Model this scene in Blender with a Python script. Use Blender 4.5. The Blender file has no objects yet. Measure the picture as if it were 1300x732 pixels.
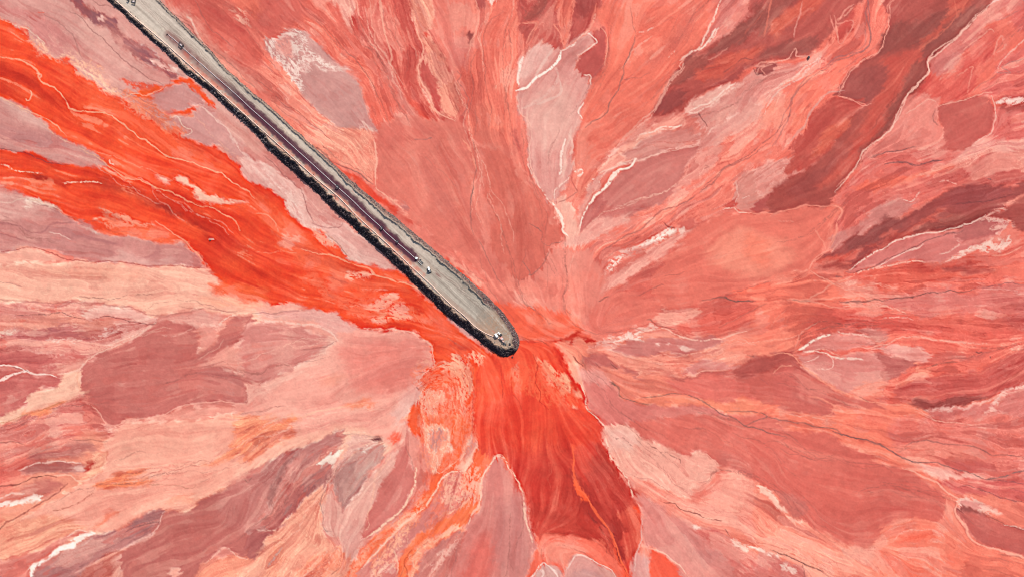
import bpy, bmesh, math, random
import numpy as np
from mathutils import Vector, Matrix

# ------------------------------------------------------------------ camera, sky, sun, exposure
M_PX = 0.8                 # metres on the ground for one map unit (1300 x 732 map of the flat)
CAM_H = 700.0
SUN_EL, SUN_AZ = 37.0, 28.0     # elevation; azimuth from north (+Y) towards east (+X)
SUN_STRENGTH, SKY_STRENGTH, EXPOSURE = 3.6, 0.085, 0.93

S = bpy.context.scene
col = S.collection
cam_d = bpy.data.cameras.new('camera')
cam = bpy.data.objects.new('camera', cam_d)
col.objects.link(cam)
cam.location = (0, 0, CAM_H)
cam.rotation_euler = (0, 0, 0)
cam_d.sensor_width = 36.0
cam_d.lens = 36.0 * CAM_H / (1300 * M_PX)
cam_d.clip_start = 1.0
cam_d.clip_end = 20000.0
S.camera = cam

world = bpy.data.worlds.new('World')
S.world = world
world.use_nodes = True
wn = world.node_tree
bg = wn.nodes['Background']
sky = wn.nodes.new('ShaderNodeTexSky')
sky.sky_type = 'NISHITA'
sky.sun_disc = False
sky.sun_elevation = math.radians(SUN_EL)
sky.sun_rotation = math.radians(SUN_AZ)
wn.links.new(sky.outputs[0], bg.inputs[0])
bg.inputs[1].default_value = SKY_STRENGTH

sun_d = bpy.data.lights.new('sun', 'SUN')
sun_d.energy = SUN_STRENGTH
sun_d.angle = math.radians(0.5)
sun_d.color = (1.0, 0.95, 0.87)
sun = bpy.data.objects.new('sun', sun_d)
col.objects.link(sun)
sd = Vector((math.cos(math.radians(SUN_EL)) * math.sin(math.radians(SUN_AZ)),
             math.cos(math.radians(SUN_EL)) * math.cos(math.radians(SUN_AZ)),
             math.sin(math.radians(SUN_EL))))
sun.rotation_euler = sd.to_track_quat('Z', 'Y').to_euler()
sun.location = (200, 300, 400)

S.cycles.filter_width = 1.05
S.view_settings.view_transform = 'Standard'
S.view_settings.look = 'None'
S.view_settings.gamma = 1.0
S.view_settings.use_curve_mapping = False
S.view_settings.exposure = EXPOSURE

ALBEDO = np.array([0.622, 0.553, 0.506])      # sunlit white under this light shows as 1.0

# ---------------------------------------------------------------- mud deposits
# (tile, colour, outline) in quarter-metre map units; Z = broad ground tone, P = one deposit, L = a salt line or runnel
MAP = []
def Z(t, c, pts, f=9, r=4, s=.45, a=1, n=0): MAP.append((0, t, c, pts, f, r, s, a, n))
def P(t, c, pts, f=1.6, r=1.7, s=.25, a=1, n=0): MAP.append((1, t, c, pts, f, r, s, a, n))
FLOW = []
def G(s): FLOW.append((2, 'F', '', s))
def L(t, c, pts, w=1.2, a=.9, n=0): MAP.append((2, t, c, pts, w, a, n))

# ---- broad tones over the whole flat
Z('F','D8A09A','-80,-80 150,-80 260,60 420,260 520,360 400,330 260,240 120,160 -80,60',14)
Z('F','E9978A','-80,380 300,370 520,410 540,520 500,732 300,800 -80,800',20)
Z('F','DF7468','-80,540 130,550 140,620 60,680 -80,720',16,s=.8)
Z('F','E8705F','980,-80 1380,-80 1380,240 1100,260 900,240 900,60',30)
Z('F','EF8570','760,440 1380,560 1380,800 900,800 800,640',30)
Z('F','F0997F','100,560 330,540 330,640 120,680 -40,740 -40,690',14,s=.3)

# ---- 0,0
Z('00','D6A09B','-300,-300 560,-300 640,90 920,360 900,400 820,440 700,470 640,510 560,480 400,340 300,290 220,240 150,160 60,120 -300,0',4,s=.3)
Z('00','E0A9A1','420,90 560,230 700,350 860,430 740,420 560,330 400,200',12,s=.2)
Z('00','CD8F8F','-60,40 120,110 230,230 330,290 420,290 380,220 300,150 150,60 -60,-30',9)
Z('00','E2A69C','320,230 420,290 500,330 600,400 700,440 560,440 420,330',9,s=.3)
P('00','9C656C','300,-20 400,-20 440,20 520,60 570,85 600,120 640,170 700,210 800,280 900,360 900,390 840,370 780,340 720,310 640,250 560,180 480,110 400,50',2.2,3,.6)
P('00','B07C80','560,180 640,190 700,240 640,250',4,2,.6)
P('00','E8BCB6','505,95 525,92 545,100 525,115',1)
P('00','E6B8B2','770,295 810,300 860,330 830,350 790,325',1.6,3)
P('00','EEC8C0','855,325 910,345 895,362 870,350',1)
P('00','B47A7C','640,190 720,225 800,280 890,350 860,330 780,290 700,240',1.5,2,.5)
# rivers
P('F','F28B6C','-60,4 0,22 38,50 75,70 125,108 163,126 215,158 255,178 290,182 320,212 365,245 392,278 440,312 500,340 540,366 520,380 400,330 250,330 80,262 0,225 -60,200',6,4,.6,.6,.3)
P('F','F04F2C','-60,10 0,26 15,32 32,42 38,55 55,69 75,74 100,96 125,113 150,127 163,130 190,145 205,158 215,163 240,172 255,183 283,187 295,200 315,220 330,232 341,241 362,253 370,270 390,285 407,290 435,318 447,330 480,340 500,345 532,366 560,400 600,440 640,455 660,470 640,490 600,500 540,480 551,463 554,448 550,441 532,428 510,417 462,415 425,401 387,393 375,386 325,383 295,378 285,366 275,353 262,340 250,325 225,305 203,310 180,305 160,298 130,295 110,285 88,273 62,260 40,253 25,243 0,230 -60,210',1.8,3.0,.34)
P('00','F3A283','120,170 200,200 230,240 300,280 420,310 470,320 530,380 600,450 660,520 780,520 860,580 980,660 1000,700 880,660 800,620 700,560 600,520 500,470 400,395 310,320 220,290 150,235',3.5,5,.5,.85,.45)
P('00','F6BFA5','150,170 200,195 230,240 300,280 420,310 480,340 530,390 600,460 640,505 560,480 480,430 390,350 300,300 210,255',3,4,.3,.9,.6)
P('00','E04426','-60,330 60,330 150,370 190,420 170,490 100,500 -60,470',10,3,.5,.8)
P('00','D63C24','-20,400 90,420 160,440 120,490 -20,470',8,3,.5,.6)
P('00','E84A2A','280,520 420,600 560,640 700,732 520,732 380,660',10,3,.5,.7)
P('F','CB9795','-60,118 0,125 25,133 45,148 60,163 75,175 100,185 110,190 133,207 140,215 120,214 100,212 70,208 50,198 30,193 0,188 -60,180',1.6,2,.4)
P('F','D9ABA6','5,132 30,140 50,155 60,166 40,160 20,150',5,2,.3,.8)
P('F','B98489','-20,160 40,168 90,185 60,190 10,178',6,2,.5,.7)
P('00','F0552E','600,390 660,410 740,420 830,440 880,420 890,400 940,390 985,420 1020,460 1090,530 1060,548 1030,500 990,460 940,415 880,432 830,450 760,495 700,500 720,465 650,430',1.8,2.5,.3,1,.04)
P('00','F4845C','620,470 760,480 800,520 860,570 980,560 1000,590 880,590 860,640 980,660 900,690 780,600 690,540',2.5,4,.4,.95,.06)
P('00','CB9C9C','775,490 820,460 900,420 960,440 1010,470 1025,520 960,525 940,560 850,570 820,540 790,510',1.4,2.5,.2)
P('00','CD9E9E','905,605 940,590 1000,590 1020,540 1060,570 1110,610 1170,690 1210,732 1280,820 1200,790 1140,732 1060,745 1000,720 940,692 980,670 970,655 910,640',1.4,2.5,.2)
P('00','F0562F','850,570 950,545 970,525 1000,530 1000,560 940,575',1.5,2.5,.3)
P('00','DC9C92','1090,560 1180,620 1340,750 1300,780 1220,700 1130,620',3,2,.3)
L('00','F8C8AC','640,505 700,480 740,490 790,470 830,445',1,.6)
L('00','F8CDB8','860,600 900,590 930,640 980,660 970,680 930,690',1,.8)
L('00','EBC4BC','1020,540 1060,580 1120,630 1170,680 1210,740 1250,790 1300,830',2.2,.8,.2)
L('00','F7CDB4','0,100 70,130 150,165 200,195 225,240',1.2,.7,.2)
L('00','F9CDB2','190,180 225,215 215,225',1.5,.8)
L('00','F6B58F','-20,288 60,300 110,312 150,330 190,358 200,380 205,405 270,440 320,490 345,520 365,545 420,565 510,575 560,590 620,620 650,640 690,675 720,700 770,732 850,790 920,815 1000,840 1120,885 1220,950 1300,1012',1.5,.95)
L('00','F5C0A0','190,372 212,385 205,400',1.6,.7)
L('00','F8C8A8','135,510 150,520 165,495 163,470',1.4,.8)
L('00','F3AE8A','-20,490 40,515 100,545 180,580 220,600 260,620 300,655 330,690',1.6,.9)
L('00','F2B496','40,530 110,560 180,600 240,655 300,705 380,730',1.4,.7,.3)
L('00','845656','355,65 410,80 450,145 520,200 590,270 650,320 720,370 780,410 830,435',.9,.75)
L('00','9C7272','220,80 280,110 340,150 372,185 390,240 405,280 420,300',1.8,.5)
L('00','80504F','480,0 520,30 580,40 700,150',1,.7)
L('00','E2604A','190,68 225,72',1.4,.8)
L('00','9C5C5C','0,700 100,715 200,725',1,.5)
L('00','9A6A6A','860,432 870,400 850,385',.8,.6)

# ---- 1,0
P('10','C68D8C','-200,200 40,215 100,240 160,280 250,320 370,380 450,420 520,450 640,465 730,490 810,515 930,520 1000,575 1040,625 1000,628 700,610 400,595 340,570 200,530 0,560 -200,580',1.6,1.8,.35)
P('10','D8A49F','-200,190 150,270 180,300 300,350 220,390 100,390 -200,350',5,3,.4)
P('10','F3CBBE','140,315 170,292 230,310 300,350 220,335',2,2)
P('10','DBA8A3','540,605 600,565 720,560 770,600 860,590 900,600 800,615',4,3,.2)
P('10','ECC6BC','410,415 470,430 540,452 500,448 440,435',1.5,2)
P('10','B27A80','260,440 400,410 560,470 800,520 760,560 560,530 400,500',9,3,.3,.7)
P('10','F0AA97','20,545 180,535 250,560 330,590 220,600 100,620 0,630 -200,640 -200,560',2.5,2,.3)
P('10','F3B09A','-200,628 200,612 400,602 700,618 1040,638 1100,680 1180,760 1300,850 1300,900 1000,830 850,860 760,860 640,820 300,800 -200,780',2.5,2,.45)
P('10','EFA086','200,640 500,640 800,680 500,690 300,680',8,3,.6,.6)
P('10','F7A889','500,335 530,325 580,335 640,350 700,390 800,420 700,415 640,405 600,430 560,410 490,390 520,370',1.2,3,.5,1,.3)
P('10','F6BCA6','580,400 635,385 640,420 610,428',1.5,2,.3,1,.2)
P('10','F26C46','520,420 640,430 830,475 900,485 830,512 700,475 540,445',3,3,.8,.8)
P('10','F2B5A0','880,165 920,170 990,220 1050,260 1120,270 1180,295 1280,298 1200,308 1080,300 990,270 980,230 900,200 875,180',1.2,2.5,.3)
P('10','F2B8A8','790,165 830,180 860,210 810,195',1.2,2)
P('10','F6B89C','480,385 505,378 500,392',1,1)
P('10','B33427','130,165 250,180 400,190 560,190 700,240 850,310 950,390 1000,400 1060,470 1130,530 1000,440 880,370 720,290 560,230 400,215 200,195',5,3,.5,.75)
P('10','8E2A24','800,310 850,320 950,390 990,410 900,370',3,2,.5,.8)
P('10','8E2A24','170,165 240,178 260,192 190,185',3,2,.5,.7)
P('10','E84C2C','-200,20 100,60 250,110 560,140 700,210 500,170 300,150 100,110 -200,80',6,3,.6,.7)
P('10','DA4426','-200,130 80,170 250,230 420,260 560,300 400,290 200,250 -200,170',8,3,.6,.45)
L('10','7C4046','-20,18 60,30 120,45 180,78 300,108 360,112',1.1,.8)
L('10','F5A880','400,20 460,60 520,85 560,120 600,150 640,165 740,200 870,250 960,300 1020,315 1080,320 1130,360 1200,400 1225,440',1.5,.9)
L('10','FBD4BC','0,105 40,118 60,130 150,150 230,158',1.5,.9,.45)
L('10','FBD4BC','330,200 400,200 470,195 520,203',1.5,.9,.4)
L('10','FBDCCB','560,85 570,105 585,112',1.3,.8)
L('10','F3C8C0','1060,488 1085,486',1.8,1)
L('10','A26E78','-20,405 60,410 120,430 180,450 225,448 255,415 300,402 400,398',2.2,.55)
L('10','9A6870','-20,455 60,470 120,490',1.2,.6)
L('10','EAC6BF','250,452 330,465 365,488',1.2,.85)
L('10','EEC4B6','-20,298 60,298 110,280 160,275 180,290',1.2,.7)
L('10','AC4C46','0,556 30,541 110,538 180,530 250,550 300,575 340,588 420,600 560,600 720,615 900,624 1040,632',1.2,.85)
L('10','F6A988','790,395 860,440 930,490 1000,560 1035,600',1.2,.85)
L('10','B8382E','1048,630 1050,605 1010,565',1.1,.8)
L('10','A06A68','-20,700 60,705 120,725',1,.6)
L('10','F4C0A8','150,280 250,320 330,350',1.4,.7)

# ---- 0,1
Z('01','E06E5F','-150,-100 320,-100 440,60 480,140 700,380 880,650 900,720 620,720 600,640 540,450 490,400 380,300 280,170 200,150 100,190 30,170 -150,40',3,s=.8)
Z('01','D6695E','-150,-60 180,-60 260,90 200,150 100,190 30,170 -180,20',7,s=.4)
Z('01','F18E7A','-330,-50 -120,30 30,170 60,190 45,230 100,310 170,370 220,460 340,590 500,680 600,700 600,760 280,760 100,560 0,400 -160,230',4,s=.9)
P('01','EA6A56','-160,60 0,230 80,300 150,380 60,350 -60,260',7,3,.7,.8)
P('01','C9666A','-260,-10 -130,-60 40,170 -60,90',5,3,.5,.0)
P('01','E9725F','200,150 260,90 420,180 560,330 680,520 720,620 620,640 540,450 380,290',6,3,.9,.8)
P('01','C89A99','190,155 250,165 290,210 330,240 380,300 430,360 490,410 530,450 560,530 590,610 605,660 600,700 540,690 470,680 400,640 330,580 260,510 210,440 170,370 120,310 60,260 45,220 60,195 120,190',1.3,1.8,.25)
P('01','D8AEAC','230,180 280,220 330,300 480,400 500,430 380,380 280,370 230,320',6,3,.4,.7)
P('01','F4E6E2','55,195 110,190 200,155 250,170 265,230 320,300 400,360 300,350 240,330 230,400 250,480 200,440 130,330 60,260',1,1.5,.2,1,.62)
P('01','E2796A','110,200 170,190 190,250 160,300 110,250',3,2,.1,.8,.35)
P('01','F2DAD5','220,330 330,320 440,380 340,370 260,390',2,2,.6,.8,.45)
P('01','E9BEB6','530,640 600,650 608,700 550,690',3,3,.2,.9,.2)
P('01','EDA596','320,-40 470,-40 500,60 490,150 450,110 430,60 400,35',2,2,.7)
P('01','D56256','560,-60 765,-60 790,60 800,120 830,200 845,280 830,400 900,520 960,600 960,680 900,690 880,640 780,520 690,380 600,250 500,160 480,100 520,60',2.5,2,.95)
P('01','C9584F','690,-60 770,-60 800,130 820,260 800,360 740,180',5,2,.9,.7)
P('01','E9604E','760,480 860,560 930,640 940,690 880,660 800,560',5,2,.8,.8)
P('01','E68C7E','640,340 690,380 780,520 880,650 860,690 760,560 690,440',3,3,.5,.8)
P('01','F29C84','770,-60 860,-60 900,100 880,180 950,290 1010,400 1040,480 1030,560 1010,620 960,590 880,500 840,420 835,350 850,290 820,180 800,110',1.8,2,.95)
P('01','D2635A','850,310 880,340 900,400 940,500 960,560 900,510 860,430 840,380',1.3,1.5,.3)
P('01','D6604F','955,600 1000,620 1012,660 1000,710 980,690',1.3,1.2,.4)
P('01','D2625A','1045,615 1070,630 1082,690 1100,760 1050,740',1.3,1.5,.4)
P('01','A3504B','1075,160 1100,155 1105,180 1090,235 1075,190',.8,.8,.2)
P('01','D95545','848,165 880,185 880,200 860,195',1.2)
P('01','C8594E','880,230 920,280 940,300 900,260',1.5)
P('01','E08178','970,220 1060,180 1080,260 1050,360 990,320',7,3,.3,.8)
P('01','BE5C56','1105,-40 1195,-40 1150,40 1130,60',2.5,2,.6)
P('01','F5E0DA','1172,18 1190,-10 1225,-10 1195,18',1)
P('01','B98480','770,690 850,685 905,690 860,712 800,705',2.5,2,.3,.9)
P('01','F0957F','900,680 960,690 1010,720 1040,700 1050,790 960,740',2,2,.6)
Z('01','EC7966','1110,-60 1330,-60 1330,500 1300,732 1100,732 1060,600 1070,480 1030,380 1080,250 1130,150',6,s=.75)
P('01','F0866F','1090,560 1180,520 1280,600 1260,732 1120,732',9,3,.5,.8)
L('01','A45850','200,-20 280,70 400,190 500,310 580,400 620,480 660,560 680,650',1.5,.55)
L('01','A86860','260,60 380,190 480,290 560,380 600,430 630,520 640,580',1.2,.55,.2)
L('01','B26A62','400,230 470,310 560,360 600,420 650,520',1,.5,.3)
L('01','B96C64','660,400 710,500 760,590 780,640',1.2,.5)
L('01','F0A08C','580,-20 595,60 585,120 600,170 600,230',1.2,.85)
L('01','F4AC96','640,-20 645,90 650,150 665,220 690,280 690,350',2.0,.9)
L('01','F2A592','500,-20 520,60 540,100',1.6,.9,.2)
L('01','F6B49E','470,0 480,60 495,130',1.6,.8,.2)
L('01','A04E48','700,-20 710,80 740,160 780,330 760,400',1,.5,.3)
L('01','F7AC96','800,120 830,200 845,290 832,360 850,430 900,510 960,590 1015,625',1.8,.9)
L('01','B95A50','830,110 900,190 970,330 1030,440 1040,520',1.1,.5)
L('01','C46054','870,260 930,390 990,500 1030,560',1.1,.55)
L('01','986060','1020,370 1045,390 1030,420 1070,480 1075,530 1040,600',1.2,.65)
L('01','F2A08C','1110,-20 1130,60 1130,150 1090,210 1075,280',1.4,.8)
L('01','A35E58','1250,60 1200,90 1170,160 1150,230 1160,350 1170,450 1195,560 1190,650',1.2,.6)
L('01','A35E58','1120,250 1090,350 1110,440 1080,560 1060,600',1.2,.6)
L('01','A35E58','1290,150 1286,200 1295,230',1.4,.7)
L('01','A86058','1310,350 1270,440 1290,560',1.1,.6)
L('01','B06A62','1110,560 1120,640 1110,700',1,.5)
L('01','9C5C56','-20,395 80,470 150,540 200,560 260,620 330,680 400,732',1,.75)
L('01','A86058','60,500 110,540 180,600 240,650 290,720',1,.6)
L('01','C0594E','180,430 260,520 330,580 400,650 500,700',1,.5)
L('01','F8B49E','600,700 605,760 612,850 608,920',2,.8)
L('01','F2907C','520,440 560,540 590,620',1,.7)
L('01','9A6A6A','800,705 860,710 890,700',1.6,.7)
L('01','A9605A','-320,-20 -290,40 -260,110 -220,160 -180,190 -120,250',1.3,.7)
L('01','A9605A','-500,10 -430,60 -330,130 -300,200 -250,250 -190,300',1.3,.65)
L('01','E9B4A8','-350,90 -330,110 -310,160 -270,220',3,.5)

# ---- 0,2
Z('02','EB7462','380,-60 1080,-60 1000,150 900,270 840,350 700,590 540,760 330,760 370,600 400,450 480,300 430,70',4,s=.7)
P('02','F07E67','480,180 560,60 620,180 570,360 420,420 480,340',10,3,.3,.8)
P('02','BF5D57','680,345 740,250 850,110 900,60 860,150 760,300 700,360',6,4,.9,.6)
P('02','C8655D','780,190 880,60 920,-20 960,60 900,150 830,230',8,4,.9,.5)
P('02','C46058','620,60 700,40 850,70 740,140 660,150',8,4,.9,.5)
P('02','DC6A5B','370,640 500,570 640,430 760,440 700,590 600,700 500,760 330,760',6,3,.5,.9)
P('02','C45850','40,-40 430,-40 430,70 350,190 250,260 160,230 60,280 50,150',1.8,1.8,.8)
P('02','A85048','60,65 100,20 150,-20 190,10 120,90 80,105',3.5,3,.8)
P('02','A94C48','320,-40 430,-40 425,60 330,90',5,3,.8,.8)
P('02','A84C47','60,140 110,150 190,130 120,180 60,210',5,3,.8,.6)
P('02','EA7A66','250,-40 320,-40 300,100 295,230 270,255 250,150 235,100',1.5,2,.9)
P('02','DC9F99','50,290 160,230 230,250 260,260 350,185 410,170 435,215 350,290 335,350 400,385 400,450 370,520 350,590 360,600 330,732 300,900 260,980 210,1040 150,990 100,860 80,760 80,600 45,580 30,480 50,400',1.8,1.8,.35)
P('02','E5ACA2','100,560 200,450 300,440 330,520 320,640 260,740 130,760',12,3,.2,.8)
P('02','D3938F','240,280 340,220 380,200 400,230 340,290 310,380 250,380',6,3,.2,.8)
P('02','E2B2AC','60,290 160,232 215,250 150,340 60,420 60,330',4,3,.3,.8)
P('02','C25A54','440,140 470,160 480,200 475,340 450,380 400,390 370,385 340,350 345,310 380,270 430,230 410,180',1.1,1.5,.15)
P('02','DD837B','1060,-60 1310,-60 1290,40 1200,120 1100,190 950,270 900,270 1000,150',2.5,2.5,.6)
P('02','AE4D48','1310,30 1230,80 1160,150 1080,200 950,270 880,300 860,350 810,420 740,530 700,590 720,605 830,570 900,520 1000,460 1100,430 1200,350 1280,290 1310,270 1400,300 1500,290 1540,220 1700,0 1400,-60 1350,0',2,2.2,.6)
P('02','9D4A43','1200,110 1320,30 1360,60 1250,150 1150,210',5,3,.9,.85)
P('02','954B45','880,310 950,280 1000,290 930,350 870,400 830,430',3,3,.9,.9)
P('02','A45049','720,570 850,480 880,510 850,560 740,590',4,3,.9,.9)
P('02','D8614F','900,390 1000,340 1150,240 1250,180 1300,160 1200,280 1050,370 930,400',5,4,1,.85)
P('02','9A4A43','1000,250 1100,210 1200,190 1080,280 1000,320',5,4,1,.7)
P('02','D98E86','870,560 940,500 1160,420 1280,370 1320,380 1320,480 1150,640 1000,690 930,600',2.5,3,.5)
P('02','E7A096','880,555 940,505 1060,470 1150,430 1080,480 980,550 920,580',2.5,3,.6,.8)
P('02','F09A8C','560,732 660,640 880,560 870,600 800,660 660,690 600,780 520,800 480,840 460,790',2.2,2.5,.8)
P('02','D8867E','640,725 700,690 880,650 1000,600 1040,640 950,740 850,750 640,800 600,770',3,3,.4)
P('02','E87565','1310,480 1320,760 1050,760 1200,640',5,3,.9)
P('02','C9625A','0,660 30,650 40,740 20,790 0,780',3,3,.6)
L('02','F9ECE8','258,262 235,310 180,360 120,400 80,450 22,470',3.2,1,.05)
L('02','F6D9D2','255,262 310,235 350,190 390,160',1.5,.95,.1)
L('02','F5DDD7','52,292 46,380 35,440',2.6,.95,.1)
L('02','F8DCD4','380,170 410,185 434,213 400,250 350,285',1.3,.95)
L('02','F6D0C6','370,385 405,388 402,430',1.5,.95)
L('02','F9E6E0','372,520 345,560 360,600',1.8,1,.1)
L('02','F2B2A2','30,480 45,560 60,590 85,610 90,710',1.5,.8,.2)
L('02','F4A890','440,135 480,180 485,250 475,340',1,.7)
L('02','EFA08C','430,70 400,140 350,190',2,.8,.2)
L('02','F0937F','210,120 250,170 275,240 290,250',1.4,.9)
L('02','F0937F','60,130 120,120 115,150 80,190 60,250',1.4,.9)
L('02','F0937F','250,60 240,110 250,150',1.4,.8)
L('02','E5BDB6','210,330 240,370 200,460 130,520 60,550',4,.45,.2)
L('02','F3C3B8','290,680 310,740 300,790',3,.6)
L('02','8F625F','640,180 610,260 575,340 570,390 545,460 500,520 485,570 430,610 380,640',1.6,.85)
L('02','A8625C','575,410 640,400 700,380',1.1,.7)
L('02','A8625C','640,180 620,120 600,40',1,.6)
L('02','BF6D66','640,190 720,150 800,100 880,70',1,.5,.3)
L('02','F4CABE','1055,140 1030,180 960,240 900,270',2.4,.9,.35)
L('02','F2AE9E','1060,30 1010,130 960,230',1.3,.8,.2)
L('02','F4CABE','650,165 720,150',1.6,.7,.4)
L('02','F3A898','900,280 850,330 860,360 810,430 740,540 690,610 600,680 540,740',1.6,.8,.1)
L('02','8F4845','1080,372 1140,330 1170,305 1230,300',1.2,.8)
L('02','F4C8BC','880,575 950,580 1050,510 1130,450 1160,430',1.8,.85,.35)
L('02','8F5552','945,585 955,605 985,635',1.4,.9)
L('02','7D4442','1230,345 1245,375 1280,365',1.6,.8)
L('02','F0988A','1240,335 1290,325 1270,345 1290,375',1.4,.9)
L('02','F8CFC3','650,690 760,670 800,665 860,640',1.8,.85,.3)
L('02','F3B2A5','1300,520 1200,640 1060,720',1.6,.7,.35)
L('02','F6C4B6','800,300 830,260',1.4,.7,.3)

# ---- 0,3
Z('03','F07C6A','420,-60 660,-60 620,80 615,150 570,260 500,310 400,370 370,430 270,510 200,590 120,760 -100,760 -60,600 0,480 200,350 300,190 350,100',3,s=.9)
P('03','B9544D','-60,-60 430,-60 360,80 330,130 300,190 240,250 215,290 150,285 140,250 110,300 20,305 -60,300',1.8,2,.6)
P('03','9D4C46','-60,50 60,40 150,10 200,-40 220,0 60,110 -60,130',5,4,1,.85)
P('03','A14D44','60,230 180,170 260,190 225,265 150,280 20,300 -40,290',6,4,1,.85)
P('03','DA6351','0,210 150,110 300,-20 400,-40 330,90 200,170 80,220',7,4,1,.75)
P('03','CE584E','360,90 430,65 437,110 410,180 360,220 350,160',1.5,1.5,.4)
P('03','C9584E','405,150 435,135 435,160 405,180',1.2)
P('03','CE5C50','298,222 318,225 315,245 300,250',1.2)
P('03','E39188','-60,340 0,330 130,340 300,280 220,340 100,430 0,520 -60,560',3,3,.7)
P('03','F6856C','-40,540 60,520 200,420 330,390 270,490 150,640 0,700 -40,700',8,3,.4,.85)
P('03','AE4F49','640,-60 1105,-60 1120,45 1040,100 960,180 850,260 810,320 800,380 740,440 710,470 690,520 650,600 560,700 530,740 490,790 380,900 340,950 230,1040 60,1065 -20,1090 -20,960 100,900 240,790 300,740 370,732 420,660 490,530 430,510 360,480 370,440 400,380 500,310 570,270 620,160 620,80',1.8,1.8,.5)
P('03','C05750','640,0 800,-40 820,60 740,110 640,150 620,90',5,3,1,.8)
P('03','964B47','570,260 620,165 800,120 1000,30 1090,-60 1120,45 960,180 850,260 760,235 700,240',4,3,.9,.9)
P('03','984D46','840,250 900,215 812,320 800,380 710,470 650,600 540,720 590,620 680,480 740,340',5,2,.8,.85)
P('03','D65F51','590,300 700,250 760,240 740,330 690,430 600,560 480,690 380,760 440,610 520,520 600,440 640,360',8,3,.7,.85)
P('03','CF5B4C','820,200 930,100 970,-20 1030,-20 960,60 900,150 780,240',3,4,1,.7)
P('03','AA544D','380,450 420,370 520,340 600,330 540,400 480,500 430,510',6,3,.6,.9)
P('03','AB544B','100,940 300,760 420,650 540,520 640,470 560,620 420,760 300,900 60,1050',9,4,1,.6)
P('03','C5544B','100,760 200,600 360,480 440,520 485,540 420,660 340,760 300,790 120,900 200,780',2,2.5,.8)
P('03','E26B54','340,680 440,590 430,650 350,740 260,740',5,3,.9,.85)
P('03','DC7D76','1120,45 1160,-60 1360,-60 1360,40 1130,130 1050,210 1000,260 870,370 810,350 850,270 960,190 1060,90',2.5,2.5,.6)
P('03','CB7A77','820,340 880,290 980,270 1110,160 1060,230 950,330 870,390 815,375',3,3,.5,.85)
P('03','DA5D53','870,400 960,350 1080,200 1160,160 1165,260 1060,350 1040,470 900,520 720,480 800,400',4,3,.6)
P('03','E9867B','700,480 830,490 860,540 850,650 830,740 560,760 540,740 650,600',3,2.5,.7)
P('03','C65E55','870,540 1000,500 1090,490 1130,530 1140,640 1050,732 1000,760 870,750 900,640 880,590',1.3,1.5,.3)
P('03','DE6C65','1360,40 1360,480 1150,510 1080,460 1160,370 1200,300 1300,200 1220,110',3,3,1)
P('03','DF7069','1150,560 1360,540 1360,760 1100,760 1140,650',3,3,.9)
P('03','F9ECE8','1155,520 1220,502 1360,490 1360,515 1230,530 1155,540',1,1.2,.3,1,.05)
P('03','B8534C','1160,552 1300,527 1360,525 1360,560 1200,568',2,2,.8)
L('03','9A6266','510,-20 520,100 515,200 480,260 380,290 250,360 150,460 80,600 30,700',1.6,.6)
L('03','A86A6A','490,30 500,120 485,230 430,270 300,330',1.2,.5)
L('03','A86A6A','620,60 600,130 560,220 480,290 340,380',1,.5)
L('03','F4CAC0','-20,480 100,420 150,390 200,350 270,290',1.6,.85,.3)
L('03','F2A08E','350,100 400,70 440,40',1.4,.8,.2)
L('03','F3A08C','345,100 350,170 360,225',1.4,.8)
L('03','D4A29C','390,450 300,480 230,560 160,650 100,732',2.5,.6)
L('03','F4B8AA','1125,38 1060,80 980,170 900,230 850,265 812,320 808,370 780,410 720,460 690,540 640,630 540,740 490,800',1.5,.9)
L('03','F09484','648,-20 615,80 615,150 570,260 500,310 420,350 370,430 375,470',1.3,.85)
L('03','F09684','360,480 430,510 490,535',1.5,.8)
L('03','8F4C4A','420,512 500,530',1.2,.7)
L('03','F3A08E','1000,260 1060,210 1130,160 1155,170',1.5,.85,.1)
L('03','EF9080','1150,280 1190,190 1210,240 1170,270',2.6,.8,.2)
L('03','F0907E','960,390 1040,350 1025,400 1010,480',1.5,.8,.1)
L('03','E99688','870,410 890,380 960,360',1.5,.7,.2)
L('03','A0605C','850,560 840,600 860,640',1.2,.75)
L('03','F4B0A0','700,580 800,520 850,520',1.2,.8)
L('03','F2A896','870,540 1000,503 1080,480 1140,470',1.3,.85)
L('03','F3B8AC','1140,490 1150,560 1145,660 1100,700 1040,740',1.4,.9)
L('03','F4BDB2','1310,190 1200,310 1170,370',1.5,.85,.1)
L('03','A58080','1160,372 1240,370 1200,340 1300,300',1.4,.75)
L('03','F8D8D2','1120,40 1160,10 1210,-10',1.8,.8)
L('03','9A6060','1040,470 1070,440 1160,380',1.1,.6)
L('03','B06C6C','1160,110 1230,90 1300,50',1.8,.5)

# ---- 1,1
Z('11','D78F88','-40,-60 30,-10 300,250 430,390 300,390 240,300 180,200 100,120 -40,70',3,s=.5)
P('11','E3B3AD','-60,70 0,90 150,150 240,260 290,370 420,390 560,480 690,620 700,655 620,630 490,590 440,540 330,430 260,410 180,350 150,280 60,230 -60,165',1.8,2.2,.5)
P('11','EBC6C0','-20,110 80,130 170,210 230,300 270,390 190,340 150,270 60,200',3,3,.6,.9,.35)
P('11','DBA09A','220,190 300,260 420,380 380,410 300,390 250,290',3,3,.6,.8)
P('11','F6A88E','280,420 330,440 420,510 410,530 340,500',2,2,.3,1,.2)
P('11','F5B2A0','120,500 160,460 170,485 215,470 232,490 190,500 182,532 150,525',.9,1.5,.1)
P('11','F98F74','380,660 470,665 490,690 420,720 370,700',7,3,.4,.8)
P('11','E8503C','-200,430 100,540 250,570 400,620 300,640 0,600 -200,560',12,3,.5,.4)
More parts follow.
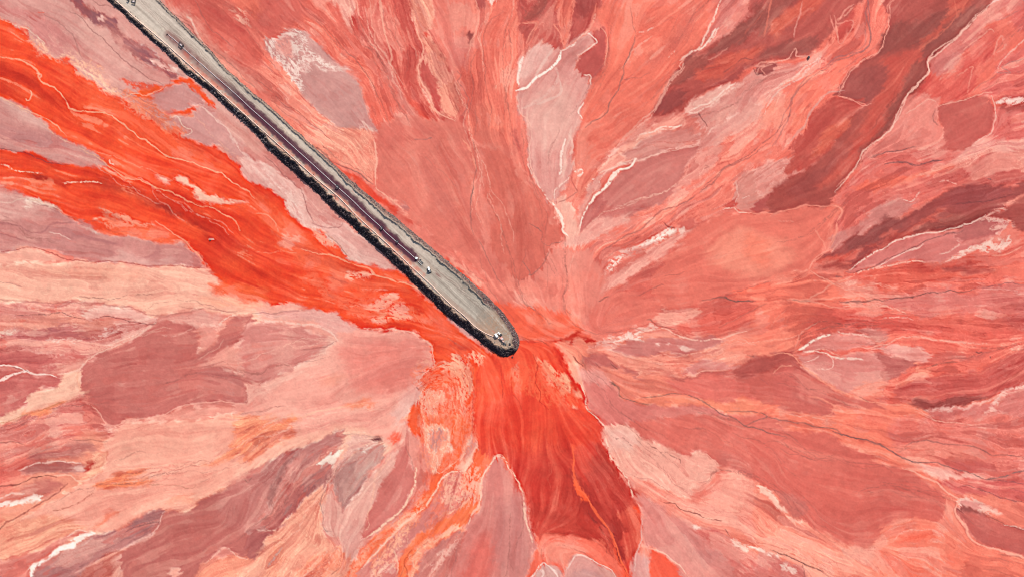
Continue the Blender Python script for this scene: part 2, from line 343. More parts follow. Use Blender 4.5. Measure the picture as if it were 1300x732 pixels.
P('11','F29B84','280,-60 595,-60 610,60 605,195 520,150 430,100 350,60',2,2,.9)
P('11','E54F3A','400,115 470,150 560,190 620,230 680,300 740,350 800,400 800,440 730,400 620,300 500,200',1.8,2,.3)
P('11','C8463A','690,330 760,370 800,410 790,440 720,390',2.5,2,.3,.7)
P('11','EC5038','880,510 940,540 1050,620 1130,690 1230,770 1250,830 1180,800 1080,700 980,610 900,530',2,2,.3)
P('11','F6A894','605,190 680,290 740,330 800,400 830,470 900,520 1000,580 1100,650 1200,740 1150,730 1050,640 930,550 870,510 800,440 800,400 730,350 660,290',2.2,2.2,.4)
P('F','E07B6C','478,165 500,152 545,148 590,160 598,182 640,186 652,200 668,220 690,250 705,270 713,303 700,320 677,348 655,358 632,362 612,345 585,325 560,315 540,298 525,285 515,270 500,258 482,238 477,215',2,2.2,.2)
P('F','E4806F','600,165 640,170 660,215 640,260 610,250 602,215',9,3,.3,.6)
P('F','D47468','530,190 590,200 595,260 640,300 680,330 640,345 580,300 540,250',12,3,.3,.5)
P('F','D0685E','480,165 520,155 560,165 520,180 490,195',8,3,.3,.5)
P('11','B87C7C','725,305 760,295 765,325 735,330',2,2,.1,.8)
L('11','F7B09A','603,-20 615,80 608,195 660,260 700,305 740,330',2,.75,.15)
L('11','905F5D','1100,-20 1110,60 1112,130 1112,200 1105,240 1090,320 1090,400 1100,450',1.1,.7)
L('11','8F6664','1108,220 1100,270 1090,310',2,.75)
L('11','946460','1130,480 1160,530 1190,600 1240,690 1260,720',1.2,.75)
L('11','B06E66','860,70 960,150 1030,230',1,.4)
L('11','C8766A','1050,330 990,400 960,380',1,.35)
L('11','F3997F','1050,-20 1090,50 1110,120',2.2,.7)
L('11','875654','290,0 360,60 400,100 520,150 600,205',1.6,.8)
L('11','9C5A54','330,0 420,80 500,120 590,180',1,.6)
L('11','D0604F','250,-10 340,60 420,110',1.2,.7)
L('11','8E6266','40,60 150,150 210,220 250,300 295,385',1.5,.65)
L('11','9A6C6E','290,390 370,425 430,420 440,395',1.6,.55)
L('11','905050','365,455 400,490 430,520 470,570',1.2,.7)
L('11','F7AA84','235,525 300,545 400,570 520,620 580,635 620,670 700,695 820,728 850,740',1.7,.9)
L('11','F69E7C','0,350 60,362 100,400 110,450',1.3,.85,.1)
L('11','F69A78','0,545 60,555 130,545 210,550',1,.6,.3)
L('11','F69A78','510,690 530,660 570,655 580,680',1.2,.7,.2)

# ---- 1,2
P('12','E17463','330,-40 530,-60 440,140 370,280 330,260 315,150',2,2,.7)
P('12','E29A90','440,150 530,30 620,-20 850,-20 960,-10 800,40 640,80 470,160 440,230 350,410 330,420 380,280',2,2.2,.5)
P('12','E08A7E','530,-60 640,-120 860,-180 1000,-130 940,0 850,10 640,60 560,60',4,3,.5,.6)
P('12','CB7772','540,170 640,100 800,40 945,10 900,70 880,130 800,250 720,330 600,370 520,380 450,390 350,430 380,330 430,260 490,210',1.5,2,.45)
P('12','F0AA9A','200,310 290,270 330,350 350,430 300,500 265,485 240,380',2.5,2,.3)
P('12','ECA397','520,360 600,375 500,460 400,500 280,535 255,500 350,430',3,3,.5)
P('12','EF7F6D','280,535 480,470 700,340 850,240 1000,60 1330,-80 1330,100 1150,230 1080,330 940,390 800,450 700,480 560,560 460,660 440,600 380,555',3,3,.95)
P('12','E99A8E','800,250 880,130 950,20 1090,-20 1050,80 960,170 860,240',3,3,.8,.8)
P('12','F4CABE','455,700 465,640 540,590 560,550 650,510 750,450 830,440 800,480 720,520 610,570 540,620 480,660',1.8,2.2,.4,1,.3)
P('12','FBF0EB','470,660 490,625 550,560 650,510 760,430 825,440 800,470 700,510 600,550 540,610',1,1.5,.2,1,.5)
P('12','D8786E','545,575 600,540 720,480 740,495 640,560',3,4,.3,.8,.4)
P('12','F3A698','455,760 470,690 560,640 700,540 860,460 930,440 800,540 760,580 640,650 540,760',1.8,2,.5)
P('12','DA6E63','840,430 870,380 920,370 942,395 900,440 860,450',1.5,1.2,.2)
P('12','F6D8CF','850,440 880,440 880,470 855,475',1.5,2,0,1,.2)
P('12','DA8B80','1140,200 1200,150 1330,120 1330,260 1220,330 1140,310',1.6,1.8,.3)
P('12','BC5A55','1330,240 1260,280 1215,350 1300,365 1400,350 1420,260',1.6,1.8,.3)
P('12','D05A50','1075,335 1110,290 1140,270 1140,305 1100,330',1.5,2)
Z('12','E67767','1220,350 1330,360 1330,760 540,760 640,650 760,580 900,480 1080,350',4,s=.6)
P('12','F18B76','980,640 1200,480 1330,410 1330,680 1100,720',16,4,.4,.8)
P('12','CC675D','550,745 640,650 760,590 920,570 800,650 720,700 640,780',2.5,2.5,.8,.9)
P('12','D56D61','700,600 920,490 1080,420 1000,520 820,600',10,4,.6,.7)
P('12','E88A7B','110,660 210,540 300,550 400,550 440,610 460,680 440,900 340,900 330,850 0,850 -40,740 0,700',3,2,.15)
L('12','F5DAD2','275,-20 255,90 245,160',2.6,.85,.15)
L('12','F5CDC2','300,170 230,235 218,280',2,.9,.1)
L('12','F6E0D6','212,300 240,350 262,400 250,440 285,470',3.2,.85,.1)
L('12','F8E2DA','315,150 345,140 350,160 330,165',2.2,.9,.2)
L('12','F2C4B6','90,60 85,100 110,160 140,220 160,260 205,300',1.6,.75,.2)
L('12','C2625A','305,170 320,220 335,245',1.6,.8)
L('12','AF6860','240,300 290,275 335,248',1.4,.75)
L('12','F9DED4','635,72 600,110 520,160 490,210 430,260 390,320 345,410',2.4,.95,.1)
L('12','F4C4B8','640,75 550,110 470,150 445,200',1.5,.85,.1)
L('12','F3B4A8','640,85 760,50 810,25 830,25 945,5',1.2,.8,.1)
L('12','F5D5CC','412,185 422,180',2.5,.9)
L('12','9A5856','1310,0 1200,70 1090,130 1000,220 910,280 800,330 700,390 600,460 500,520 450,560',1.6,.75)
L('12','B86E66','980,240 900,290 780,370 650,450 520,500',1.1,.5)
L('12','B86E66','620,490 540,540 470,590',1,.5)
L('12','8F4543','770,400 785,415 800,425 825,432',1.6,.9)
L('12','8B605C','90,400 140,440 155,465 150,495 185,520 210,505 255,492',1.2,.8)
L('12','8F6662','60,590 90,640 105,660 200,550',1.3,.7)
L('12','F4C4B8','1080,335 1130,320 1160,340 1220,348',1.6,.85,.1)
L('12','F0B6AC','1140,200 1145,270 1130,310',1.2,.8,.1)
L('12','F0C6BE','1170,270 1210,260',1.2,.7,.4)
L('12','A85A52','780,670 850,660 880,645',1.1,.7)
L('12','C86A5E','1300,500 1100,560 900,600',1,.4,.3)
L('12','9C5550','640,770 700,740 780,720',1.4,.7)
L('12','A8605A','55,690 70,680',1.5,.8)
L('12','A8605A','980,105 1000,115 975,125',1.3,.7)

# ---- 1,3
Z('13','E17369','340,310 490,90 560,-20 1340,-20 1340,200 1100,205 960,210 800,300 650,330 460,400 340,480',4,s=.95)
P('13','F07058','440,215 650,170 850,130 1060,85 1040,110 830,160 640,215 500,245',3.5,3,.9,.85)
P('13','E6988F','960,75 1080,-20 1340,-20 1340,25 1120,35',3,3,.8,.85)
P('13','C8625A','960,100 1150,45 1340,30 1340,180 1100,200 800,215 900,150',5,3,1,.85)
P('13','E9857B','540,0 720,-40 900,-40 760,30 560,70',6,3,.6,.6)
P('13','E2958B','-40,110 170,70 250,40 270,50 200,120 100,170 -40,240',2.5,2.5,.5)
P('13','F4CAC0','165,85 255,45 262,58 210,90 130,120 80,130',2,2.5,.5,1,.2)
P('13','DE6550','230,295 290,230 360,195 330,235 240,312',2,2.5,.6)
P('13','924942','60,328 150,308 220,270 280,220 320,170 260,200 180,260',4,3,.8,.7)
P('13','EC7E6A','-150,370 50,345 180,320 340,310 370,330 330,450 260,560 200,640 100,680 -100,720 -300,640 -260,500',2.8,2.2,.3)
P('13','F6957C','-40,440 180,430 240,520 150,620 -40,640 -120,560',12,3,.2,.85)
P('13','CE837E','340,460 480,390 620,290 740,290 720,330 620,390 500,430 400,490 330,540 318,500',1.8,2,.5)
P('13','A44C48','318,540 400,490 490,435 640,390 750,340 860,280 960,220 1080,200 1200,215 1260,220 1300,190 1400,170 1400,230 1300,265 1220,310 1130,350 1050,400 900,450 730,465 640,500 540,560 460,620 420,645 400,600 250,590 270,560',1.8,2,.55)
P('13','934946','370,525 500,430 720,360 640,430 470,530',4,3,.7,.85)
P('13','9A4B44','680,470 900,385 1140,330 1020,410 850,452',4,3,.9,.85)
P('13','A44F4F','940,250 1080,212 1250,235 1120,285 900,340',5,3,.8,.7)
P('13','CB5D50','510,530 700,420 960,325 900,370 750,430 600,510',3,4,1,.75)
P('13','DE6858','230,605 260,577 390,565 480,530 430,590 350,600',2.5,2,.8)
P('13','B8554C','220,620 330,600 420,625 400,650 300,630',2.5,2,.8)
P('13','D3807D','420,645 540,565 640,505 730,470 900,460 1050,405 1120,360 1200,400 1160,470 960,560 880,590 700,600 560,620 430,655',1.4,1.5,.25)
P('13','BD6D6B','980,430 1040,400 1090,380 1150,390 1165,460 1080,480 1000,500 970,480 965,455',1.6,2,.2)
P('13','F5DDD4','880,598 940,570 980,548 1080,510 1200,480 1212,510 1120,540 1000,570',1.2,2,.1,1,.22)
P('13','F3CABF','1050,405 1110,360 1200,315 1215,330 1150,360 1200,400 1250,430 1180,430 1140,400 1110,385',1.4,2.5,.2,1,.3)
P('13','F0B4A8','1120,430 1190,420 1170,465 1150,470',1.5,2.5,.2,.9,.35)
P('13','AD524B','1140,350 1220,320 1300,270 1400,240 1400,470 1300,448 1240,425 1210,392 1160,375',1.4,1.8,.4)
Z('13','E96F5D','420,655 700,605 900,600 1000,580 1200,520 1340,460 1340,760 -40,760 100,690 210,640 350,680',3,s=1)
P('13','BC5850','950,645 1040,608 1160,640 1060,662',3,3,1,.85)
P('13','B9564F','680,640 900,620 1000,640 860,670',5,3,1,.6)
P('13','F17A67','1150,560 1340,510 1340,690 1150,650',9,3,.5,.85)
L('13','6E4C50','530,68 560,62 700,30 760,15',1.6,.7)
L('13','6E4C50','595,108 650,98 700,95 730,105 770,105 840,92 900,85',1.8,.75)
L('13','F3A590','1150,35 1080,20 980,60',1.5,.7,.2)
L('13','F2B0A4','870,200 910,190 960,210',1.6,.7,.3)
L('13','F4C4BA','690,285 740,285 770,250',1.6,.75,.35)
L('13','F09B8B','540,0 500,60 420,150 350,220',1.3,.7,.1)
L('13','F0937E','320,520 350,430 370,340 330,310',2,.7)
L('13','F0937E','240,430 270,490 295,540',1.6,.7)
L('13','F29E8B','200,640 250,570 320,530',1.6,.75)
L('13','7A3D3F','950,315 1000,300 1100,290 1180,275 1260,255',1.2,.8)
L('13','713A3C','420,600 500,550 620,470',1,.4)
L('13','F6D3CA','415,643 540,560 640,500 740,465 870,455 1000,410 1060,390 1110,360',1.6,.95,.05)
L('13','80504F','395,656 450,652 510,640 560,620 600,585 650,565 700,545 780,510 880,475 1000,440',1.3,.85)
L('13','F6DAD2','560,630 610,592 700,552 790,518',1.1,.8)
L('13','F3C0B4','960,490 975,505 920,540 870,560',1.3,.8,.2)
L('13','F6BBAB','440,665 600,622 700,610 800,600',2.4,.8,.35)
L('13','6A5055','345,675 380,680',1.4,.6)
L('13','F0A090','60,390 130,400',1.2,.5,.2)
L('13','F4A490','1140,570 1210,555 1290,525',1.8,.7)
L('13','8C5A5C','1090,730 1180,715 1310,712',1.2,.7)
L('13','6B5558','1110,172 1125,175',1.8,.9)

# ---- 2,0
Z('20','DA8981','-200,50 300,75 640,95 780,140 760,180 700,230 600,300 400,410 300,440 -200,430',3,s=1)
P('20','EEB1A6','420,105 600,95 740,130 790,150 750,180 600,152 450,145',2.5,2.5,.5)
P('20','DF8B7B','-200,145 300,135 500,152 620,180 560,212 300,200 -200,205',4,3,.7)
P('20','B47076','30,215 100,195 350,200 450,230 440,245 220,262 60,240',4,4,.9,.85)
P('20','F5DCD6','380,232 500,218 640,224 600,248 450,246',1.5,2.5,.8,1,.35)
P('20','F0CFC4','180,262 300,245 450,248 380,262',1.5,2.5,.8,.9,.5)
P('20','EFCABA','-200,205 90,203 40,225 0,240 -200,240',1.5,2,.6,1,.2)
P('20','EDB0A6','560,190 640,180 760,190 680,250 560,310 520,300 600,260',3,3,.8,.8,.25)
P('20','CE6F69','200,300 320,265 460,345 420,370 280,340',4,3,.9,.85)
P('20','F0B6AE','150,312 260,320 440,360 300,340 190,332',1.5,3,.8,.9,.4)
P('20','C97170','-200,330 200,330 300,390 250,425 140,400 60,385 -200,395',4,3,.6,.85)
P('20','E59C8E','300,390 440,350 520,320 460,350 400,400 300,432',2.5,3,.8)
P('20','F26339','1060,-30 1340,-30 1340,70 1180,55 1110,20',5,3,.5)
P('20','F5A88C','1000,30 1100,40 1250,60 1340,70 1340,110 1100,80',5,3,.4)
Z('20','EE9F8F','1010,310 1120,170 1340,150 1340,760 600,760 600,690 800,660 900,610 1250,600 1270,540 1200,440 1080,400',2.5,2,.35)
P('20','DA8880','1100,300 1200,270 1300,300 1300,420 1180,420 1080,370',12,3,.5,.5)
P('20','E9A79C','800,150 1000,110 1130,150 1110,190 990,190 880,165',3,3,.5,.8)
P('20','C8756F','790,170 880,165 980,185 990,220 1010,280 1000,330 1040,320 1100,280 1130,220 1170,160 1250,140 1290,155 1230,220 1235,250 1200,275 1120,320 1080,370 1000,390 1080,405 1180,430 1240,480 1260,550 1250,590 1090,580 900,605 800,655 700,665 600,690 540,680 500,620 450,580 430,550 405,510 405,400 450,380 500,340 600,310 680,260',1.5,1.6,.4)
P('20','C07D7A','1000,390 1100,400 1180,430 1240,480 1250,580 1150,570 1050,480',7,3,.4,.75)
P('20','CB7670','800,180 900,190 980,230 900,260 800,250',8,3,.5,.7)
P('20','CB746C','520,450 700,420 850,470 700,510 520,500',14,3,.5,.5)
P('20','E7968A','1005,205 1060,190 1120,195 1120,230 1080,295 1015,310 1010,260',2,2,.3)
P('20','CC7572','-200,432 120,430 200,440 290,448 300,480 285,515 250,505 200,505 60,630 0,645 -200,660',1.6,2,.5)
P('20','F6BAA2','310,440 390,410 400,510 450,515 340,570 200,640 0,690 -200,740 -200,690 80,620 150,540 200,508 270,515 300,490',1.8,2,.4)
P('20','FA9468','100,645 200,612 330,567 260,630 120,662',3,2.5,.5)
P('20','D67B73','-200,740 0,700 200,655 330,580 440,590 540,690 600,690 300,760 -200,780',2.2,3,1)
P('20','C4706B','340,640 470,600 540,690 440,690',7,3,.7,.6)
L('20','F9E8E6','-20,393 40,392 100,400 150,425 230,436 290,450',1.5,1)
L('20','F6E0DE','-20,478 60,442 130,420 160,425',2.6,.9,.1)
L('20','7B555C','60,398 120,410 155,424',1,.8)
L('20','BE766E','-20,52 300,75 620,90 700,110 830,140 900,122 980,108 1060,100 1200,130',2.5,.6)
L('20','805050','80,128 200,132 320,128 360,145 440,152',1.2,.8,.1)
L('20','805050','500,148 560,148 650,165 770,185 795,152',1.1,.85)
L('20','8F5F58','400,50 510,55 580,50 650,38',1.1,.7,.15)
L('20','8F5F58','690,38 770,35',1.1,.6,.2)
L('20','F3C0B0','795,172 680,250 620,285 560,310 470,350 400,405 290,440',1.8,.85,.15)
L('20','F2AA9A','1270,530 1262,580 1240,592 1090,580 900,602 810,652 700,668 600,690 540,680 500,625 440,585',1.4,.85)
L('20','F0B0A4','990,190 960,215 900,245 830,240',2,.5,.2)
L('20','F3C9BC','1110,190 1150,150 1200,140',2.2,.7,.3)
L('20','B06A66','1280,130 1230,230 1150,260 1060,330 960,370',1.5,.5)
L('20','E8A898','1140,250 1110,310 1010,360',1.2,.6)
L('20','C07A50','-20,690 100,655 200,620 280,590 330,570',1.4,.8)
L('20','F4B090','400,510 385,440 400,400',1.2,.7)
L('20','A06060','-20,712 60,690 200,660 300,640',1,.6,.2)
L('20','B87068','1240,430 1310,438',1,.7)
L('20','7F4C4A','100,695 130,680',1,.6)

# ---- 2,1
Z('21','F1A697','-60,42 0,40 150,60 240,110 400,140 550,200 700,205 790,230 840,260 890,290 912,330 905,390 850,440 832,490 810,600 760,760 600,790 -60,780',1.6,1.8,.35)
P('21','EB8C80','460,270 700,260 850,290 885,370 820,480 700,530 520,540 460,440',13,3,.3,.9)
Z('21','D38983','-60,150 0,165 150,185 290,215 400,260 390,290 300,360 150,420 -60,490',2.5,2.2,.45)
P('21','C87C78','-40,330 150,320 330,300 200,360 -40,400',9,3,.5,.6)
Z('21','E5ABA5','240,115 400,140 530,200 420,235 300,185 100,150 -20,140',3,3,.5,.9)
P('21','F5C2B2','400,240 430,280 330,370 170,460 20,560 -40,600 -40,540 130,440 290,360',7,4,.6,.6)
P('21','FA9466','-60,745 100,680 230,655 200,690 80,740 -60,790',3,3,.7)
P('21','F58C68','460,592 600,578 560,615 470,612',3.5,3,.5,.9)
P('21','F5976F','40,640 130,640 90,670',4,3,.5,.7)
P('21','EE9478','340,450 460,420 400,470 340,500',6,3,.5,.5)
P('21','E8B2AA','750,530 835,490 812,600 770,690 700,640',5,3,.3,.8)
P('21','F2552F','560,196 700,203 790,228 840,260 890,288 915,330 905,390 850,440 838,500 800,600 780,740 1000,860 1330,780 1330,330 1240,350 1150,300 900,80 700,120',1.8,2.2,.35,1)
P('21','F76039','880,60 1000,200 1100,280 1060,420 1110,560 1150,740 900,760 860,560 930,400 920,320 850,230',9,3,.4,.85)
P('21','CC382B','990,262 1130,290 1080,320 1020,290',5,3,.3,.7)
P('21','F4684A','880,140 960,120 990,200 940,240',6,3,.4,.7)
P('21','F6BAA6','545,78 600,55 700,35 740,50 700,80 640,103 580,95',1.1,2.5,.5,1,.2)
P('21','F7BEAE','690,100 750,75 800,140 790,160 720,150',1.1,2,.3,1,.08)
P('21','F6B8A4','590,145 680,138 660,160 600,166',1,2,.7,1,.3)
P('21','F6B8A4','530,-5 640,5 650,15 600,8',1,2,.7,1,.2)
P('21','F5A88E','450,80 520,75 530,83',1,1.5,.5,1,.2)
P('21','F5A88E','335,85 365,88',1,1.5,.5,1,.1)
P('21','F9B69A','945,390 975,360 978,420 955,415',1.1,2,.2,1,.1)
P('21','F9B897','1000,360 1060,345 1100,420 1115,530 1060,580 1035,540 1040,480 1025,450 985,430',1.3,3,.5,1,.22)
P('21','F9B08E','1085,340 1150,338 1200,400 1222,450 1200,485 1150,410 1100,385',1.2,3,.5,1,.5)
P('21','F9AC86','1115,480 1172,500 1170,600 1125,590',1.2,3,.5,1,.52)
P('21','F6BCA6','840,500 950,505 972,560 940,590 905,605 940,660 965,740 850,760 850,640 790,560',1.6,3,.3,1,.12)
P('21','F9653C','780,610 820,590 845,640 840,740 790,760 775,690',1.6,2,.2)
P('21','D9A8A8','975,158 1050,190 1112,252 1060,232',1.4,1.2,.1)
P('21','F0694E','1000,470 1040,500 1040,570 1000,600',6,3,.5,.5)
L('21','F9CEC2','0,150 60,165 150,172 250,188 330,200 400,232 425,275',2.4,.6,.15)
L('21','996464','230,315 330,296 385,290 415,278',1.5,.65)
L('21','A87674','-20,132 120,122 240,110',1.3,.7)
L('21','FABCA0','230,652 300,635 340,620 460,600',1.8,.8)
L('21','F6B49A','60,690 140,655 240,650',1.2,.7)
L('21','B9372D','1245,390 1248,460 1250,550',1.5,.6)
L('21','F8C2B0','550,198 700,203 790,228 840,258 890,288 912,330 905,390 850,440 832,490',1.5,.75,.1)
L('21','E8402A','910,330 905,390',1.2,.7)
L('21','946464','810,500 825,510',1.8,.7)
L('21','C84838','830,255 850,262',1.4,.8)
L('21','F98866','800,100 850,190 940,230 1080,260',1.3,.5,.2)

# ---- 2,2 upper parts
P('22','EE8A79','-120,-20 440,-60 440,60 380,150 340,190 250,110 120,90 -100,60',4,3,.3)
P('22','F6AD9C','40,20 140,80 220,100 330,145 310,170 120,105 20,60',6,3,.4,.7)
P('22','F86A4B','-60,60 120,95 250,110 330,180 350,215 300,255 200,268 60,268 0,230 -60,120',5,3,.35)
P('22','F5573A','-60,330 40,270 200,270 300,252 345,230 435,268 360,320 370,400 345,420 350,510 380,560 385,610 470,690 480,760 -160,800 -160,400',2,2.2,.3)
P('22','F98C6F','60,110 200,170 330,170 300,200 150,190',6,3,.3,.6)
P('22','F79075','320,245 440,270 385,340 390,400 340,440 280,380 250,300',4,3,.4)
P('22','F8A98F','290,380 345,375 375,450 365,510 335,460',2.5,3,.3)
P('22','CB3626','50,262 200,265 290,248 335,210 350,240 435,266 390,282 350,250 290,268 200,276',1.6,1.5,.2)
P('22','DF3A28','200,290 260,340 280,400 350,510 385,560 380,600 340,520 290,440 255,380',1.8,2,.3)
P('22','C93426','285,265 300,250 320,290 310,295',1.5,1.5,.2,.8)
P('22','FAB08A','130,380 200,400 280,440 315,490 300,520 260,545 230,500 180,440',1.6,2.5,.5,1,.1)
P('22','FAA884','150,440 200,470 230,515 200,500',1.4,2,.5,1,.3)
P('22','F8A080','0,400 30,390 35,430 30,480 5,480',1.5,2,.3,1,.15)
P('22','FBC4A4','295,580 325,590 342,612 315,600',1.1,1.5)
P('22','F9A080','318,515 345,525 340,555 322,550',2,2)
P('22','E9432C','-60,540 40,520 60,640 120,700 -60,740',8,3,.4,.5)
P('22','E67A6A','380,150 440,60 540,-20 920,-60 870,80 750,110 650,170 600,230 480,270 430,262',3,2.2,.3)
P('22','E67566','540,0 900,-60 1340,-60 1340,160 1000,240 830,215 720,180 880,70',4,3,.7)
P('22','F19F8D','730,150 800,110 920,100 942,130 860,180 760,188',1.8,2.2,.7)
P('22','F3735C','1090,30 1340,-40 1340,75 1150,62',4,3,.5)
P('22','E26456','860,200 1000,130 1200,100 1340,110 1100,220 1000,240',6,3,.7,.7)
P('22','F29681','380,340 430,300 560,250 660,230 780,205 860,240 1060,250 1200,220 1340,200 1340,350 1100,385 950,428 700,420 560,400 450,345',2.5,2.5,.85)
P('22','F6CABE','630,215 700,170 735,190 705,220 650,238',1.4,2.5,.3,1,.22)
P('22','EEB2A8','420,300 560,250 640,232 720,300 650,300 560,315 470,330',2,3,.4,1,.15)
P('22','FAE4DC','520,280 600,240 660,225 690,280 600,300',1.1,2,.3,1,.55)
P('22','CF827E','530,305 660,262 820,255 1060,255 1050,290 900,330 700,340 560,332',1.8,2,.35)
P('22','EAA599','1060,262 1130,240 1190,265 1192,300 1060,292',2,3,.4,1,.15)
P('22','F8D6CC','735,285 752,288 748,298 735,295',.9,1)
P('22','F8D6CC','796,285 806,287 804,297 796,295',.9,1)
P('22','F7CFC4','865,295 885,292 920,312 890,310',1,1.5)
P('22','D98A85','860,398 1000,365 1130,380 1100,410 950,422',2.5,2.5,.5)
P('22','CC736C','385,345 470,345 540,390 640,430 690,468 560,440 450,412 385,392',1.6,2.2,.5)
P('22','F08E7A','470,400 560,410 540,430 480,420',2,2,.3)
P('22','BB625D','740,415 950,428 1100,412 1200,362 1340,340 1340,460 1100,462 900,455',4,3,.6)
P('22','F38C75','480,440 620,445 750,430 860,545 780,548 660,562 560,540 540,510',4,3,.5)
P('22','E17368','830,455 1340,455 1340,580 1000,572 860,540',4,2.5,.35)
P('22','F58C6E','600,560 700,558 870,545 1000,575 1340,590 1340,710 1180,690 1000,600 740,598',2.5,2.2,.5)
P('22','DE817A','375,470 480,470 550,520 570,550 700,590 1000,600 1180,690 1340,750 1340,1000 1200,930 1050,912 960,840 870,840 760,800 640,740 560,690 500,695 470,720 400,620 380,560',2,2,.22)
P('22','F0AAA2','350,390 420,420 490,460 500,505 420,480 370,470',5,3,.3,.85)
P('22','E78C7E','700,640 900,640 1000,720 850,740',14,3,.2,.6)
L('22','C03426','110,340 130,400 120,480 150,540 150,580 190,610',1.4,.8)
L('22','B9402F','0,540 25,570 50,630',1.2,.6)
L('22','FDD6C4','345,480 372,540 384,610 430,660 470,700 480,720',1.4,.9,.1)
L('22','94302A','378,608 440,680 470,712',1,.8)
L('22','8C453E','310,345 340,365 370,392',1.6,.85)
L('22','8C5048','505,378 540,415',1.4,.8)
L('22','8C5048','425,380 450,410',1.1,.6)
L('22','8A6058','500,480 530,492 545,505 560,540 600,562 700,590',1.3,.85)
L('22','8A6058','510,482 530,492',2.4,.8)
L('22','86605C','660,555 770,548 860,540 970,570 1060,630 1180,690 1290,730 1400,765',1.3,.85)
L('22','86605C','1090,625 1200,630 1290,660 1190,690',1.3,.8)
L('22','8F5A54','960,62 1075,50 1120,65 1240,72',1.4,.85)
L('22','A06058','1050,205 1130,160 1180,130 1300,80',1,.6)
L('22','8F5850','680,160 700,158 740,185 830,207',1.3,.75)
L('22','F6BBAA','640,235 700,215 780,205 850,240 950,265 1060,258 1130,240 1200,228',1.8,.85,.15)
L('22','F4B0A0','560,340 760,350 1000,325',1.6,.5,.2)
L('22','F3A998','870,425 950,428 1100,412',1.6,.8)
L('22','9A5850','1200,340 1235,350',1.6,.8)
L('22','A8585A','1260,460 1300,490',1,.6)
L('22','8F5850','440,70 470,50 500,40',1.6,.8)

# ---- 2,3
Z('23','EA7161','-40,0 560,60 1340,-60 1340,500 1140,540 850,600 600,560 300,460 100,320 -40,330',6,s=1)
P('23','F6826A','-60,70 200,55 400,25 560,60 300,90 200,200 150,290 -60,335',8,3,.7,.9)
P('23','F9917A','-60,180 100,170 130,260 -60,300',9,3,.3,.7)
P('23','DB7770','600,75 900,25 1340,-10 1340,60 1000,105 720,132',4,3,.7,.9)
P('23','E4665A','280,100 600,120 900,200 1340,200 1340,280 900,250 700,230 400,190',7,3,.9,.8)
P('23','C55A54','1080,140 1340,70 1340,210 1150,165',6,4,1,.75)
P('23','F5DAD4','1125,-5 1200,15 1340,8 1340,26 1150,22',1.2,2,.5,1,.3)
P('23','E5938B','150,310 220,260 330,232 460,230 550,280 480,300 300,322',1.8,2,.4)
P('23','E08078','250,300 330,245 440,250 510,280 400,310',5,3,.3,.7)
P('23','CC7D77','450,210 540,208 600,240 560,278 500,245',2.5,2.5,.6)
P('23','DB8983','150,330 250,330 340,360 520,332 615,400 560,480 430,525 350,500 250,440 180,390',2,2,.35)
P('23','C36D68','520,335 620,335 740,365 752,390 680,430 620,470 570,450 605,400',2,2.2,.5)
P('23','E69C94','560,300 700,280 835,330 760,370 620,332',2.2,2.5,.6)
P('23','F59079','745,368 800,390 860,383 790,440 650,512 700,450 750,412',1.6,2.5,.6)
P('23','F18671','420,525 480,485 560,478 600,480 560,540 470,550',3,3,.6)
P('23','D1625A','640,515 800,442 1000,440 1200,350 1340,290 1340,470 1160,530 1000,560 850,632 740,580',2.5,2.5,.85)
P('23','C9655E','820,340 960,330 1130,320 1000,365 870,375',4,3,.8,.7)
P('23','A4524C','715,600 760,552 850,590 960,540 1135,543 1000,578 850,632 818,634',2.2,2,.8)
P('23','DA7F79','860,612 1110,585 1160,600 1200,550 1340,490 1340,760 830,700 830,660',2.5,2,.6)
P('23','F5D2CA','820,637 870,605 1000,578 1135,552 1170,535 1340,465 1340,490 1190,545 1160,590 1115,602 1130,570 1000,590 880,625',1.3,2.2,.5,1,.12)
P('23','F4BDB3','820,642 900,655 1050,662 1130,612 1190,640 1180,672 1000,672 830,665',1.8,2.5,.7,1,.2)
P('23','D46C61','-200,410 -100,365 0,340 110,350 160,390 250,450 350,520 480,560 600,605 540,640 350,600 300,640 0,600 -120,480 -200,450',1.8,2,.4)
P('23','B95B54','-180,400 -60,350 110,350 170,400 250,455 180,440 130,405 80,400 -60,430 -160,440',2.5,2,.5,.9)
P('23','D66E66','30,430 130,405 280,540 340,600 290,632 60,560',7,3,.3,.7)
P('23','F5836A','-60,590 0,600 150,640 300,642 400,620 600,620 700,590 830,652 830,760 700,900 300,760 -60,720',2.8,2.5,.6)
P('23','E57564','440,630 600,640 640,690 480,700',7,3,.6,.7)
L('23','7D4E4B','130,62 225,60',1.3,.85)
L('23','7D4E4B','360,68 480,66 540,55 580,65 620,58 720,45 800,32 900,20 1060,-2',1.4,.85)
L('23','F4BAAE','580,156 640,150 680,150 740,165',1.3,.8,.3)
L('23','F3AC9C','540,70 620,100 700,130',1.6,.75,.25)
L('23','F7DCD0','150,315 190,290 240,262 320,240',2.6,.9,.15)
L('23','F4C8BC','350,220 440,232 520,252',1.8,.8,.25)
L('23','F6D4C8','180,310 260,325 340,350 480,366',2.4,.9,.15)
L('23','F2C0B6','330,350 332,400 250,412',1.3,.85,.1)
L('23','F2C0B6','190,372 230,365 262,345',1.3,.85,.1)
L('23','F5B09F','460,300 520,305 640,262 720,240 840,265 1000,270 1120,277',1.9,.75,.2)
L('23','F3AA9A','640,290 720,292 820,325',1.6,.7,.25)
L('23','F0A090','340,350 480,330 540,325',1.6,.7,.2)
L('23','F4A694','130,310 160,260 180,220 270,170',1.2,.6,.2)
L('23','8F5850','155,300 165,270 185,225 280,160',1,.55,.2)
L('23','F29A86','20,190 60,140 90,110',1.2,.6,.3)
L('23','8F524C','830,390 900,382 970,378',1.3,.8)
